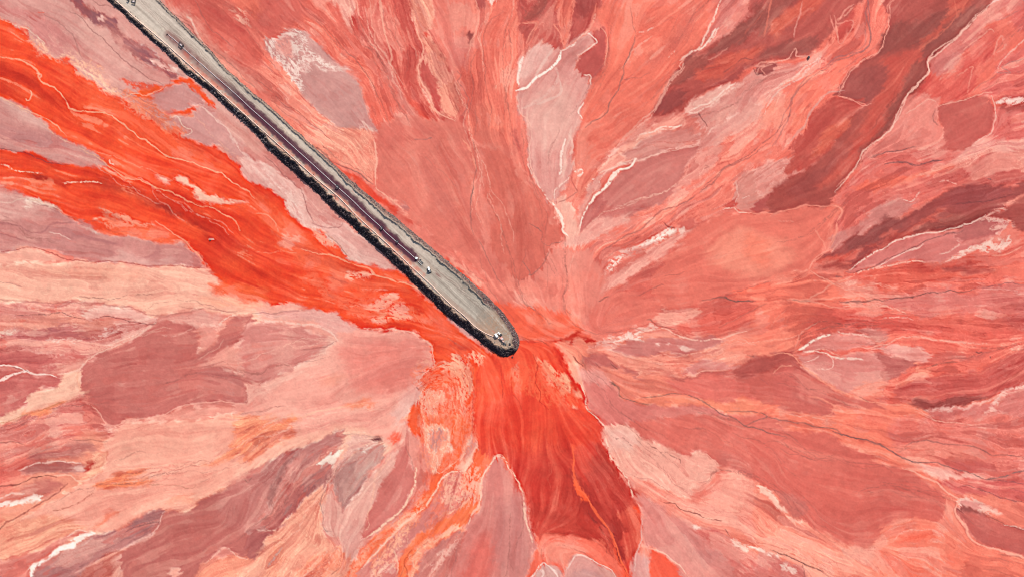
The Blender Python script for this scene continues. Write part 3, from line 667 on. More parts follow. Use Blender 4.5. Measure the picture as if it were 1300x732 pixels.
L('23','8C4E4A','800,400 900,370 1000,350 1130,320 1250,300',1,.6)
L('23','6A4244','1058,318 1090,323',1.6,.9)
L('23','6A4244','1128,345 1130,355',1.4,.9)
L('23','F3927F','420,525 540,482 640,485',2.2,.8)
L('23','B24D46','1000,560 1140,535 1180,500 1240,450 1310,400',1.4,.7)
L('23','E98876','720,440 900,450 1000,440 1100,420 1300,300',1.2,.5,.3)
L('23','F4987F','0,340 100,345 160,380 250,450 330,505 430,535 520,578 600,580 720,600',2,.85)
L('23','F09680','30,435 70,402 130,400',1.6,.8)
L('23','F6937B','200,540 280,568 350,602 300,640 200,640 0,600',1.8,.75)
L('23','8A625E','-20,658 60,665 150,680 210,695 270,700 330,710 370,732',1.4,.8)
L('23','9A5A55','470,545 520,580',1.2,.6)

# ---- 3,0
P('30','BB716E','140,90 250,60 450,60 500,90 350,132 150,150',4,3,.9,.85)
P('30','D98A80','-60,90 100,70 300,30 400,40 200,90 0,150',5,3,.9,.7)
P('30','B57370','100,195 200,157 350,152 440,165 430,200 250,205 160,210',2,2,.6,.9)
P('30','C26C68','200,245 330,250 250,310 150,320 100,290',4,3,.7,.8)
P('30','F4AA8C','440,200 480,110 520,115 540,180 470,240 400,248',2,2.2,.6)
P('30','C9584A','436,205 445,160 480,142 470,180',1.2,1.5,.3)
P('30','F1C8BF','352,182 400,165 440,172 430,190 380,192',1.2,1.5,.3)
P('30','F8F0ED','-60,380 60,350 180,320 235,335 150,360 0,392 -60,400',1,1.5,.2,1,.05)
P('30','D57A70','20,340 100,310 180,320 60,350',2.5,2,.6,.8)
P('30','F5AA95','600,-20 1340,-60 1340,230 1250,255 1050,318 940,400 830,402 740,412 600,480 510,510 400,490 330,500 200,590 -60,655 -60,530 150,420 250,345 330,300 440,245 530,180',2,2,.4)
P('30','EF9D7E','-60,520 150,440 350,450 450,490 200,590 -60,655',4,4,.9,.8)
P('30','F6B39C','560,40 800,20 1000,60 800,130 560,140',16,3,.2,.6)
P('30','FA9468','1030,152 1150,100 1250,30 1320,-30 1320,80 1200,112 1100,152',3.5,3,.8,.9)
P('30','F98D5C','495,280 530,230 600,190 750,172 700,205 640,222 770,262 600,268',4,3,.8,.9)
P('30','F98A5A','500,280 560,255 700,255 760,262 620,275',3,2,.6,.9)
P('30','F2805A','480,470 550,408 572,420 510,472',4.5,3,.5,.8)
P('30','F29070','860,352 960,330 1010,350 880,372',6,3,.5,.7)
P('30','D97E74','-60,668 200,592 390,503 430,503 290,590 220,640 150,682 150,760 -60,780',2,2,.6)
P('30','F9F2EF','478,512 420,513 370,560 290,590 220,640 145,682 135,695 160,740 176,740 170,690 290,610 390,577 440,535',.9,1.2,.1)
P('30','F5E8E6','185,740 210,708 245,712 225,740',1,1.2)
P('30','B28082','172,690 290,615 400,580 480,520 620,480 740,413 830,405 820,460 790,490 660,570 580,600 550,640 430,760 185,760',1.6,1.8,.7)
P('30','8F6268','600,500 740,440 820,440 700,490 600,530 480,570',5,3,.8,.55)
P('30','BA8A8A','420,620 560,590 640,570 560,640 440,690',5,3,.6,.6)
P('30','CB7264','420,700 560,605 640,598 605,660 600,760 380,760',2.5,3,.9,.9)
P('30','E5A090','570,700 600,630 630,640 660,740 580,750',3,2,.6,.8)
P('30','C0706A','830,430 860,410 950,400 1050,320 1130,305 1200,280 1230,270 1280,240 1300,240 1330,330 1240,480 1340,490 1340,620 1200,632 1140,590 1060,660 1000,760 660,760 630,660 640,590 790,490',1.6,1.7,.35)
P('30','C87A75','1150,290 1210,285 1300,290 1320,470 1215,490 1200,400',5,3,.4,.8)
P('30','C56F67','840,460 1000,420 1100,480 1000,600 860,600',16,3,.4,.5)
P('30','F3997D','990,760 1060,652 1140,640 1260,625 1360,610 1360,760',2,2.2,.6)
P('30','F0A595','880,740 885,700 900,685 920,705 915,740',1.5,2)
L('30','F3CCC4','90,195 150,170 200,156 330,148 420,153',1.5,.85,.1)
L('30','F4CEC6','-20,345 60,310 130,312',1.8,.75,.15)
L('30','753937','-20,278 40,270 100,265 160,232 220,222 290,220',1.3,.9)
L('30','F6BBA4','280,215 350,215 380,225 400,240 450,240 520,200',1.8,.85)
L('30','F3B198','500,110 530,130 525,170',1.2,.7)
L('30','964A45','-20,525 80,440 150,395 230,340 300,295 350,258',1.6,.8)
L('30','AB5C46','270,400 350,375 400,350 480,305',1.5,.7,.1)
L('30','F9BCA2','530,190 600,180 750,170 950,155',1.2,.7)
L('30','BD8068','740,262 850,266 960,282 1000,270',1.1,.7)
L('30','B98072','1020,250 1060,240 1085,228',1.2,.6)
L('30','F5CDBF','350,532 400,497 440,503 490,515',1.1,.85)
L('30','E0BCB6','420,575 450,560 480,530',1.4,.7,.2)
L('30','6F4C52','640,500 720,470 800,455 815,470',1.1,.75)
L('30','E8B4AC','640,582 720,530 805,482 830,420 850,405',1.5,.8,.1)
L('30','F3B8A8','1050,665 1100,620 1145,590 1200,632 1260,640',1.8,.75,.3)
L('30','C9625A','-20,650 100,615 200,575 300,530',1.4,.6)
L('30','7F4844','-20,50 80,42 120,60',1,.7)
L('30','7F4844','350,40 400,48 560,40',1,.6)
L('30','8A5A52','1245,250 1270,262 1290,240',1.3,.6)

# ---- 3,1
P('31','F6B49E','-60,120 200,10 450,-30 620,10 700,60 640,130 350,150 -60,260',4,3,.4)
P('31','FA9870','-60,-60 220,-20 100,62 -60,140',3.5,4,1,.9)
P('31','F8B090','-40,60 120,20 60,50 -40,100',3,3,.8,.7)
P('31','BC8280','-40,250 50,170 150,100 280,50 400,-5 440,-8 458,10 440,60 380,150 405,200 350,260 260,330 200,400 130,480 60,600 -40,640',1.8,2,.8)
P('31','DC938A','110,260 200,130 260,80 200,200 150,330 80,430 -40,500 -40,380 60,330',3.5,3,.7,.85)
P('31','A27372','60,360 90,230 150,150 215,88 170,160 120,250 95,360',2.5,2,.7,.8)
P('31','A27375','120,470 160,350 250,260 390,190 350,250 230,370',5,3,.8,.6)
P('31','B26664','-40,515 60,495 125,500 60,600 -40,640',2.5,2,.4,.9)
P('31','F9E0D4','320,172 350,135 412,103 400,140 390,182 365,160',1,1.2)
P('31','E2A69E','395,185 440,90 520,15 600,15 650,20 600,70 500,100 430,180',2.5,3,.7,1,.1)
P('31','F7E4DA','518,85 545,90 530,108',1,1)
P('31','E7A89C','340,270 430,390 520,310 560,270 640,180 700,100 760,90 720,180 620,360 570,500 540,560 470,660 440,560 340,490 330,380',2.2,2.5,.5)
P('31','B88D8B','425,395 390,300 385,220 440,150 520,90 650,45 665,60 640,120 560,260 480,350',2.5,2.5,.6)
P('31','C49E99','490,260 540,170 600,100 650,70 620,130 560,220 500,280',4,3,.4,.7)
P('31','7C4A4B','585,20 650,18 640,42 610,40',1.5,1.5)
P('31','F6664A','680,10 705,-5 735,20 715,50 690,50',3,2)
P('31','F6A88D','-60,700 130,490 340,270 332,480 380,560 460,600 480,700 440,760 -60,780',2.2,2.5,.8)
P('31','F58560','180,760 280,650 420,580 465,620 400,720',6,4,1,.7,.2)
P('31','F5916C','20,720 80,600 160,560 120,680',7,4,.9,.5,.2)
P('31','E3A79D','440,560 480,480 540,490 520,570 470,650',3,3,.4,.8)
P('31','D77E77','590,380 640,270 710,190 735,105 760,80 800,200 790,280 740,390 650,480 590,532 540,532',1.6,1.8,.35)
P('31','F96F43','740,-60 850,-60 880,200 840,330 770,430 600,550 530,600 440,760 520,760 560,650 700,530 830,430 920,330 930,240 1000,190 1060,190 1050,270 1110,440 1060,480 880,560 800,610 740,640 720,760 800,760 860,620 1060,500 1110,430 1140,330 1145,230 1220,120 1330,180 1330,-80 1000,-90',1.8,2.2,.35)
P('31','F7AD90','700,540 840,420 900,340 860,380 740,470 600,580 520,690 480,760 440,760 540,600 620,560',2,2.5,.6,.7,.3)
P('31','F8BAA2','840,-20 880,20 870,-30 965,-20 980,60 985,105 940,110 900,195 870,180 860,80',1.6,2.5,.3)
P('31','C98A86','880,10 950,-10 945,50 890,85',2,2,.3)
P('31','F9C4AE','962,75 990,80 985,120 965,110',1.4,2)
P('31','F7B49E','1025,175 1050,60 1090,5 1118,20 1128,55 1095,150 1055,180',1.5,2,.3)
P('31','DC948A','1050,130 1070,60 1100,20 1112,60 1080,110',1.6,2,.3)
P('31','DC8882','935,250 990,210 1052,200 1045,280 1000,340 1090,285 1105,345 1000,400 940,450 860,420 900,340',1.8,2.5,.3,1,.06)
P('31','F5B29C','1080,230 1120,225 1130,270 1080,290',1.6,2,.3,1,.2)
P('31','F66A44','1050,270 1065,190 1100,170 1090,230',1.6,2,.3)
P('31','F5B49E','930,430 1000,390 1080,330 1020,400 960,440',2,3,.3,.8,.35)
P('31','D88680','515,760 560,660 830,430 900,420 935,430 900,500 750,620 700,620 722,760',1.6,1.8,.35)
P('31','E8B0AA','600,660 700,630 715,720 640,720',4,3,.4,.7,.3)
P('31','F87948','820,550 920,460 1010,430 1060,345 1095,350 1110,390 1090,455 950,500 860,580 790,650 765,740 742,740 755,635',2,2.5,.4)
P('31','F8B294','870,560 980,490 1060,470 960,530 870,610 830,690 800,760 770,760 800,660',2,2.5,.3,.9)
P('31','CC7E77','800,770 860,640 920,570 1040,495 1062,520 1010,650 1000,770',1.6,2,.5)
P('31','F0B2A6','890,760 940,600 975,585 1040,525 1050,545 980,620 930,700',2,3,.4,.8,.25)
P('31','D68680','1220,130 1260,140 1300,220 1330,260 1360,340 1400,520 1430,590 1380,640 1375,760 1000,770 1050,560 1100,440 1133,400 1145,260 1190,160',1.6,1.8,.25)
P('31','E26F64','1060,660 1130,560 1200,500 1220,600 1200,760 1050,760',11,3,.2,.85)
P('31','C58786','1250,330 1330,330 1370,420 1400,640 1360,760 1250,720 1230,480',9,3,.15,.85)
L('31','FBC8AE','815,170 800,280 770,350 740,400 650,480 560,540',2.6,.9,.1)
L('31','FBCAB4','1060,192 990,198 935,238 900,320 850,390 740,480 640,580 540,690',2.4,.9,.1)
L('31','FBC8B4','1310,215 1290,170 1265,130 1220,120 1190,160 1142,240 1138,330 1105,420 1090,460',2.4,.9,.08)
L('31','F9B89E','590,380 570,430 580,480 555,500',2.5,.7,.2)
L('31','F8B8A0','700,110 640,190 600,290 580,370',2.5,.6,.2)
L('31','9F7672','360,270 335,340 342,400 345,490 385,500',1.1,.7)
L('31','9F7672','440,10 560,14 650,18',1,.6)
L('31','A5766F','-20,470 60,430 140,310 190,200',1.1,.4)
L('31','F4C4B6','0,495 60,498 110,500',1.8,.6,.2)
L('31','8C6C6A','760,70 790,130 800,190',1.2,.5,.2)
L('31','A43C2C','770,740 765,660 800,600',1.3,.7)
L('31','8A6462','1060,470 1020,560 1000,732',1,.5,.3)
L('31','B44A30','1125,40 1130,80 1100,150 1060,200',1.2,.6)
L('31','C0A6A4','60,680 110,620 140,590',3,.5,.3)
L('31','8C5048','390,720 420,690',1.4,.6)
L('31','F8C0A8','710,600 730,650 720,720',2,.7)

# ---- 3,2
P('F','DA4A3C','608,522 625,512 640,507 680,503 697,518 732,516 747,526 768,548 780,582 797,606 805,636 812,651 814,674 815,699 805,712 790,740 770,740 755,705 735,690 710,685 690,692 683,688 676,670 671,650 667,632 662,612 651,590 640,579 625,582 605,560 600,540',1.8,2.2,.3)
P('32','B9392F','80,300 250,250 330,330 400,400 480,520 550,650 440,570 300,510 120,520 90,420',11,3,.9,.75)
P('32','B53A32','420,180 590,230 625,370 570,420 560,630 490,480 400,350',9,3,.9,.75)
P('32','E34A34','-160,-80 300,-60 330,60 200,130 0,130 -140,40',14,3,.7,.8)
P('32','EC5038','300,-120 440,-60 470,20 420,60 340,0',9,3,.6,.7)
P('32','A33028','140,500 250,505 400,520 500,590 430,560 280,530',4,3,.8,.6)
P('32','A5352C','400,170 500,90 560,200 480,220',10,3,.9,.5)
P('32','F5583A','308,60 322,80 315,200 350,260 380,320 420,390 480,470 530,560 560,650 630,760 560,760 530,650 505,540 430,420 370,345 315,295 330,255 300,170',1.6,1.6,.2)
P('32','9A322B','545,570 580,590 570,640 550,620',3,2,.5,.8)
P('32','F3715A','110,540 250,520 400,540 500,600 550,660 590,760 530,760 500,690 420,640 340,608 290,650 280,760 150,720 140,600',3.5,2.5,.5)
P('32','F4937E','150,590 220,550 350,590 300,640 280,720 220,660 150,640',4,3,.3,.85)
P('32','D75443','540,430 600,380 640,395 655,500 655,610 580,640 600,520',3.5,2.5,.7,.9)
P('32','ED4A30','625,375 650,395 650,415 635,410',1.4,1.5)
P('32','DE9F99','285,665 340,615 420,645 500,690 545,750 280,760',1.6,1.8,.3)
P('32','C9A0A4','300,700 400,680 460,732 300,750',6,3,.2,.8)
P('32','CFA5A5','120,690 170,667 230,700 255,750 100,760',1.5,1.8,.4)
P('32','EF6C54','75,760 100,650 140,590 160,660 135,690 100,740',1.6,1.8,.3)
P('32','D6A09F','620,650 660,600 700,640 712,760 622,760',1.6,1.5,.2)
P('32','F2927E','655,560 700,570 720,610 700,650 660,610',3,2,.3,.8)
P('32','F5644A','708,600 760,610 820,650 890,760 715,760 700,660',1.3,1.5,.2)
P('32','E17568','600,-60 1340,-60 1340,290 1150,200 1050,180 1020,140 960,102 870,102 760,65',2.5,2,.3)
P('32','CB6C64','1000,130 1100,110 1250,200 1340,300 1200,230 1060,180',8,3,.3,.75)
P('32','F1A796','470,10 500,-35 560,-40 640,0 750,70 870,107 960,107 1020,140 1050,180 1030,230 960,300 930,340 850,330 700,260 600,240 520,120 480,60',1.8,2,.55)
P('32','F3BCB0','480,-10 560,-30 640,20 620,80 540,90 490,50',7,3,.3,.7)
P('32','F29786','590,225 800,320 930,340 1060,190 1200,230 1340,310 1340,600 1150,480 1000,440 850,380 630,285',2.8,2.5,.7)
P('32','E47566','905,325 950,280 1040,195 1060,225 940,360',4,3,.4,.8)
P('32','F4A592','1060,250 1200,260 1300,340 1200,400 1060,360',11,3,.4,.6)
P('32','DE8D86','625,310 720,345 860,435 1000,480 1100,540 1200,640 1340,760 885,760 840,650 720,590 665,560 662,430 640,360',2.5,2.2,.3)
P('32','F29280','630,290 760,350 880,400 1000,440 1100,490 1080,520 940,460 850,440 720,350',3,2.5,.6,.85)
P('32','B88080','870,465 910,520 980,590 1045,645 1010,665 930,590 880,530',6,4,.4,.6)
P('32','DD736B','930,485 1050,500 1110,560 1200,600 1340,690 1340,760 1150,760 1000,570',3,3,.7,.9)
P('32','F8D6CE','918,458 952,465 940,482 922,478',1.2,1.5)
P('32','F4CCC0','1085,525 1180,550 1205,580 1150,592 1110,560',1.4,2.5,.3,1,.2)
P('32','FAECE4','1205,560 1260,575 1340,600 1340,640 1240,592',1.2,2,.3,1,.18)
L('32','FBCBB2','0,180 30,230 50,270 58,340 66,420 80,470 105,560',2.2,.9,.08)
L('32','D8341F','20,180 60,260 75,380 95,490 130,570',1.4,.6)
L('32','F9CFBA','475,20 520,130 590,235 615,330',1.8,.8,.15)
L('32','FAE4DE','280,690 335,620 420,645 500,690 540,740',1.2,.75)
L('32','FAE8E4','100,740 150,670 180,680 240,735',1.4,.8,.1)
L('32','F9C6B2','700,590 760,605 830,645 885,720',1.4,.8)
L('32','E4C0BC','655,420 660,500 655,560 640,620 625,700',1.5,.7)
L('32','7F5650','505,15 530,30 555,22 580,45 610,70',1,.7,.3)
L('32','7F5650','700,70 735,85 745,105 790,110 860,135 870,155',1.1,.7,.35)
L('32','8F4A44','770,355 830,365 860,395 950,410 1000,430 1060,445',1.4,.85)
L('32','B06A62','590,205 640,230 700,240 780,290 830,330',1.1,.55,.2)
L('32','B06A62','640,70 760,180 850,240 900,270',1,.4,.3)
L('32','5E4A48','1078,488 1105,520',1.2,.8)
L('32','F7B4A0','960,110 1000,120 1045,165',1.4,.7)
L('32','F4C8BA','1240,265 1290,290 1320,300',2,.7,.2)
L('32','8D3A33','140,520 300,510 430,560 530,640',1,.35)
L('32','B5604F','150,590 145,650',1,.6)

# ---- 3,3
P('33','F5927C','-60,260 0,300 90,400 200,470 400,570 600,600 720,760 250,760 150,650 -60,570',3.5,3,.8)
P('33','F5846C','540,500 680,425 850,455 930,500 1050,550 1150,590 1340,640 1340,780 600,780 550,560',5,3,.6)
P('33','F3694F','665,535 830,510 842,550 720,552',4,3,.6,.85)
P('33','F36D55','680,620 800,600 860,760 700,760',8,4,.7,.65,.15)
P('33','F3705A','600,640 640,650 660,700 620,690',5,3,.6,.6)
P('33','F3745C','880,620 980,640 990,680 900,680',7,3,.6,.6)
P('33','F28068','300,-30 600,-10 700,100 900,230 850,252 700,190 520,122 400,52',3,2.5,.6)
P('33','F59A86','420,60 560,110 520,115 400,70',4,3,.5,.7)
P('33','E77E72','690,-60 1340,-60 1340,195 1100,238 900,160 760,140 640,95',4,3,.8)
P('33','D56D67','880,145 1000,125 1080,140 1180,190 1000,192',4,3,.7,.85)
P('33','F2907C','640,90 720,50 900,55 1080,85 1100,120 860,130 760,140',5,3,.6,.6)
P('33','DB6D61','-60,30 100,-5 300,-5 400,60 520,130 580,165 690,190 780,230 850,280 885,330 892,420 830,450 680,430 580,470 560,540 520,580 400,560 200,470 160,420 110,330 -60,240',2.2,2.2,.28)
P('33','CC6258','600,210 850,290 885,400 700,430 400,545 250,470 500,400',18,3,.25,.8)
P('33','E27A6C','0,30 200,60 400,150 300,200 100,130',18,3,.3,.6)
P('33','CD736B','60,300 120,298 190,360 212,440 150,430 90,390',3,3,.3,.85)
P('33','F6BCAA','-40,280 0,292 90,375 78,392 0,335 -40,310',1.5,2)
P('33','F3AA98','85,420 130,430 185,465 120,450',2,2)
P('33','F2B0A5','750,150 900,172 1000,202 1090,242 920,242 820,205',3,3,.6,.85)
P('33','D76B66','870,243 1130,242 1340,235 1340,360 1100,312 980,322 920,285',2.5,2.5,.9)
P('33','F4C8BC','962,350 1010,328 1080,345 1110,378 1190,398 1205,415 1100,412 980,388',1.3,2,.2,1,.06)
P('33','DE9690','975,352 1020,345 1075,358 1095,385 1070,398 985,378',1.8,1.5,.2)
P('33','CC6C64','963,398 1000,385 1100,412 1200,460 1340,495 1340,640 1200,590 1120,580 1050,530 1000,460',1.6,1.8,.45)
P('33','9A5450','966,396 1010,383 1140,425 1060,415 990,410',2,2,.4,.9)
P('33','D67C76','-40,615 60,640 180,680 195,760 -40,760',2.2,2,.6)
P('33','F6D8CE','55,645 130,668 155,698 100,692',1.3,2.5,.2,1,.25)
L('33','F8D8D0','0,620 20,630',1.6,.9)
L('33','735A5C','330,-8 350,0 450,25 520,45 580,65 650,110 700,130 760,145 860,147',1.8,.85)
L('33','7C5E5E','860,147 900,165 1000,192 1060,222 1110,242',1.3,.85)
L('33','846A6A','1110,242 1200,222 1250,205 1310,190',1.8,.85)
L('33','8F5C58','690,78 720,55 760,45 900,50 1080,75 1140,105 1220,122 1310,130',1.3,.8)
L('33','8A5456','970,268 1060,275 1110,298 1200,335 1310,358',1.2,.75)
L('33','8A5456','1110,240 1200,245 1310,256',1.2,.7)
L('33','8A4C4A','1060,285 1095,295',1.8,.7)
L('33','F5A692','680,183 740,200 790,222 860,250 900,300 945,330 965,350 955,400 1000,470 1040,540 1120,585 1200,600 1280,625 1330,650',2.8,.8)
L('33','B8605A','840,270 880,330 950,360 948,400 985,465 1040,550 1110,600',1.2,.5)
L('33','9C5650','1180,612 1250,620 1300,642',1.2,.6)
L('33','F3C0B6','1205,460 1260,470 1310,492',1.6,.8,.3)
L('33','6F4040','1130,428 1220,462 1310,495',1.2,.6)
L('33','6F4844','30,598 60,612 100,620 140,640 180,660 230,690 290,702',1.6,.85)
L('33','8F5850','180,670 190,720 200,750',1.2,.7)
L('33','9C5C56','260,690 320,732',1.2,.5)
L('33','9A5A54','150,40 200,90 260,130 380,150 440,180',1,.4)
L('33','A85C54','420,150 520,165 600,172 660,185',1.2,.55)
L('33','B0645A','160,310 210,360 260,420 330,480',1,.4)
L('33','F6A896','640,545 690,505 760,495 870,505 900,540',2.4,.6,.2)
L('33','F59A86','900,340 910,400 900,440',2,.6)
L('33','9A5A55','0,288 60,295 100,330 110,360',1.2,.5)

# ---- corrections and finer deposits
P('31','C47F7B','-150,280 -20,235 60,260 40,400 -40,490 -150,470',9,4,.4,.75)
P('00','D6665A','880,-40 1060,-40 1180,60 1320,150 1340,340 1240,350 1120,240 1040,150 960,60',10,4,.5,.85)
P('00','F2A593','930,70 990,100 1060,200 1200,320 1320,430 1320,480 1180,360 1040,240 950,130',4,3,.6,.8)
P('00','C85B54','1000,20 1120,60 1260,170 1220,180 1100,110',9,4,.5,.7)
L('00','E8BFB4','950,80 990,150 1040,230 1060,240',2.2,.6,.2)
L('00','8F5A58','820,20 900,100 960,140 1000,190 1060,240',1.3,.7)
L('00','8F5A58','960,140 990,170 1010,215',1.1,.7)
L('00','9C6A62','1080,250 1180,330 1240,400 1300,450',1.2,.7)
P('00','EE7A62','1150,-30 1320,-30 1320,90 1240,60',6,3,.6,.8)
P('00','F6B8A4','1150,40 1250,60 1280,130 1240,120',2.5,4,.6,.8,.35)
P('13','F3957F','40,560 160,640 300,670 420,690 560,760 300,780 60,760 -60,690',5,4,.9,.6)
P('22','F4937E','380,330 470,300 520,330 470,350',3,2,.4,.8)
L('03','ECA094','180,20 150,130 130,190',1.3,.7)
L('03','E2806F','30,190 130,110 230,40',2,.5)
P('03','582F2B','350,0 390,-20 380,10 360,40',3,2,.5,.0)
L('02','F2A090','1100,240 1040,290 1000,300',1.6,.5)
L('02','8A4644','860,420 960,360 1080,330',1.4,.5,.2)
L('03','EFA294','0,320 60,315 110,300 140,255 155,290 215,290',1.6,.8)
L('02','8A4F4D','40,20 110,70 180,20',1.3,.4)
P('31','D8857F','620,430 700,330 760,200 770,330 700,440 640,480',8,3,.3,.5)
P('32','C93F33','-120,-10 40,60 160,200 60,260 -40,120',12,3,.5,.5)
P('32','D84A39','200,-20 300,60 280,200 180,120',12,3,.5,.6)
L('32','E0523E','430,-20 420,60 400,160',1.2,.4)
G('660,470 640,520 655,580'); G('670,500 672,560 672,620 676,670'); G('690,515 690,570 685,620 680,650'); G('700,520 715,570 735,600 760,640 785,700')
G('710,520 745,560 780,600 800,650'); G('720,520 755,545 785,590'); G('695,560 675,620 672,655'); G('728,600 700,640 680,668'); G('745,630 720,660 690,680'); G('750,600 790,630 805,660'); G('740,590 770,610 800,640')
G('480,170 520,200 560,250 610,330'); G('600,190 620,250 640,340'); G('560,160 590,230 630,330'); G('650,200 660,260 660,330'); G('700,270 680,320')
G('655,540 640,500 625,470'); G('600,560 585,620 560,690'); G('640,590 640,660 640,730')

P('F','D86F5F','602,190 640,195 660,225 690,262 711,303 698,318 675,346 655,355 640,330 615,280 598,230',2.4,2.5,.2,.85)
P('F','E8877A','480,235 500,258 520,285 560,315 600,340 640,362 610,350 560,325 510,290',4,3,.3,.6)
# river: darker threads of deeper flow, paler shoals
P('F','D03A22','-20,80 40,98 90,125 150,150 200,180 240,205 190,190 130,160 70,130 -20,95',5,4,.6,.55)
P('F','F6673F','60,80 110,112 170,140 240,178 300,225 270,222 200,190 120,140',5,4,.6,.6)
P('F','D23C24','190,235 240,255 290,290 330,330 380,360 330,350 270,310 220,265',6,4,.6,.5)
P('F','F7744C','330,250 370,285 420,320 480,350 520,370 450,365 390,340 340,290',5,4,.6,.6)
P('F','F8825E','380,350 450,372 520,385 560,410 500,408 430,390',5,4,.7,.6,.1)
P('F','F5704A','120,265 180,285 230,300 200,302 150,290',4,3,.6,.7)
P('F','DA4027','430,330 480,350 520,372 500,375 450,358',5,3,.6,.5)
L('F','F7A482','250,150 270,172 300,195',1.2,.5,.2)
L('F','F8AE8E','390,283 420,300 450,330',1,.6,.2)
L('F','F7A684','100,190 160,205 220,232 270,262',1,.5,.3)
P('F','F9B9A0','440,352 475,345 470,352 445,357',1,2,.5,.9,.3)
P('F','F8A582','480,395 520,400 515,408 485,402',1,2,.5,.8,.4)
# the deep red tongue
P('F','AE352C','720,600 745,612 765,640 775,668 778,690 765,675 745,650 728,628',4,4,.6,.8)
P('F','A8322A','778,640 792,655 796,680 790,705 780,690 772,660',4,4,.6,.8)
P('F','B83A2F','672,640 700,648 730,660 755,685 740,672 705,665 676,660',3.5,4,.6,.8)
P('F','BE3E32','700,590 720,598 730,620 715,640 690,640 680,620',6,4,.6,.6)
P('F','B63A30','765,565 785,595 795,625 780,615 765,590',5,4,.6,.7)
L('F','FF6E44','727,566 729,585 728,600 734,618 744,628 755,647 770,668 783,692 791,712 803,735',2.2,1)
P('F','FA6238','728,606 733,612 745,625 748,634 740,632 731,622',1.2,1,.1)

# upper middle, second pass
P('A','F07A62','330,20 700,-20 800,0 760,120 660,220 600,320 520,430 420,540 300,560 260,500 300,330 360,270 370,120',4,2,.3,.6)
P('A','C9665D','510,240 590,180 640,100 700,10 760,0 700,110 620,200 560,260',7,3,.7,.4)
P('A','DF6C5B','240,500 330,470 420,400 520,430 440,510 380,580 300,640 240,650',4,2.5,.4,.7)
P('A','B9554D','985,10 900,70 830,130 760,160 700,200 650,240 620,290 560,380 528,432 560,442 640,425 680,385 740,350 800,310 850,280 920,240 940,215 1000,230 1060,215 1080,190 1095,215 1140,215 1200,150 1280,60 1350,-30 1000,-30',1.3,1.4,.4)
P('A','9C4F48','970,30 870,110 800,150 730,195 780,200 880,150 970,90',2.5,2.5,.5)
P('A','A55149','650,240 700,208 770,215 700,285 640,325 605,325',2.2,2,.5)
P('A','A04C48','560,390 640,335 665,360 620,422 535,432',2,2,.5)
P('A','A25048','1000,-20 1090,-20 1010,80 965,135 930,120',4,3,.6,.9)
P('A','9A4D47','930,205 1040,165 1170,150 1140,205 1085,205 1000,222',3,2,.5,.9)
P('A','D5614F','700,285 800,220 900,170 945,190 850,262 760,305',3,3,.7,.9)
P('A','D8644F','985,95 1100,15 1190,-10 1080,95 1000,150',4,3,.7,.85)
P('A','D98F87','660,410 740,360 860,310 930,270 960,290 940,330 860,420 800,470 740,500 690,450',1.5,2,.4)
P('A','EBA89D','655,415 740,365 860,315 920,280 860,340 780,400 700,440',2.2,2.5,.5,.9)
P('A','A85450','930,245 1020,240 1000,270 945,285',1.3,1.5,.3)
P('A','F3A08F','640,438 560,468 500,520 420,560 340,640 350,662 420,622 520,562 620,502 655,480',1.5,1.8,.5)
P('A','D78D85','420,592 500,540 600,505 680,500 712,530 600,577 480,612',1.5,1.8,.3)
P('A','CC7B75','480,615 600,582 712,560 690,600 660,640 640,690 600,740 560,790 400,790 350,740 400,670',1.3,1.6,.25)
P('A','F87F69','1050,400 1150,330 1240,240 1290,215 1240,320 1150,400 1090,440',2.5,2.5,.5,.9)
P('A','F4806C','990,500 1060,450 1040,520 900,620 820,690 770,695 900,590',2.5,2.5,.5,.85)
P('A','E1978E','720,520 860,430 960,400 940,450 840,520 720,580',2.5,2.5,.4,.85)
L('A','E9C6BE','165,180 120,240 90,290',3.5,.5); L('A','E9C6BE','100,400 180,360 180,300',3.5,.45)
L('A','F4B6A6','62,430 76,500 70,600 108,720',1.3,.8,.1); L('A','F0C2B6','232,480 212,560 200,640 190,680',4,.5)
L('A','EE8470','240,0 225,100 205,190',2,.8); L('A','EE8470','200,-10 190,100 212,165',1.6,.8); L('A','EE8470','45,92 100,86 80,140 50,190',1.4,.8); L('A','EE8470','325,10 300,110 270,140 200,190',1.6,.8); L('A','EE8470','190,90 160,95 200,140',1.3,.8)
L('A','B9625A','705,-10 640,60 600,130',1,.5); L('A','B9625A','735,-10 680,80 630,170',1,.5); L('A','B9625A','760,0 700,90 660,170 600,230',1,.4)
L('A','F5CABE','805,-10 770,80 730,150 700,190 640,232',1.8,.85,.05); L('A','F9DED4','782,110 745,155 715,185',1.8,.85)
L('A','F2A898','655,240 630,280 600,322 560,390 520,440 440,510 400,560',1.8,.8); L('A','F2A898','652,240 640,272 658,252',1.4,.8)
L('A','DD7562','992,-10 976,70 958,142',2.4,.8)
L('A','F8D2C7','668,432 740,402 800,362 852,316',2.2,.9,.15); L('A','F09C8C','925,252 960,235 1020,240 1065,225',1.4,.9); L('A','F0A090','935,282 950,250 1000,245',1.2,.8)
L('A','FAD6CA','520,512 580,490 640,485',1.8,.9,.15)
L('A','F6BBAD','712,555 600,580 480,610 400,640',1.3,.85); L('A','FCE4DA','475,600 440,640 390,660 348,727',2.2,1); L('A','F7C4B6','480,600 460,604 390,640 330,660',1.3,.9)
L('A','965856','1060,440 980,530 900,590 820,640 760,690 720,732',1.4,.8); L('A','F0BEB4','965,440 980,390 1010,350 1100,300 1170,235',1.4,.85,.05); L('A','E9B8B0','1180,220 1120,290 1060,320',2,.7,.15)
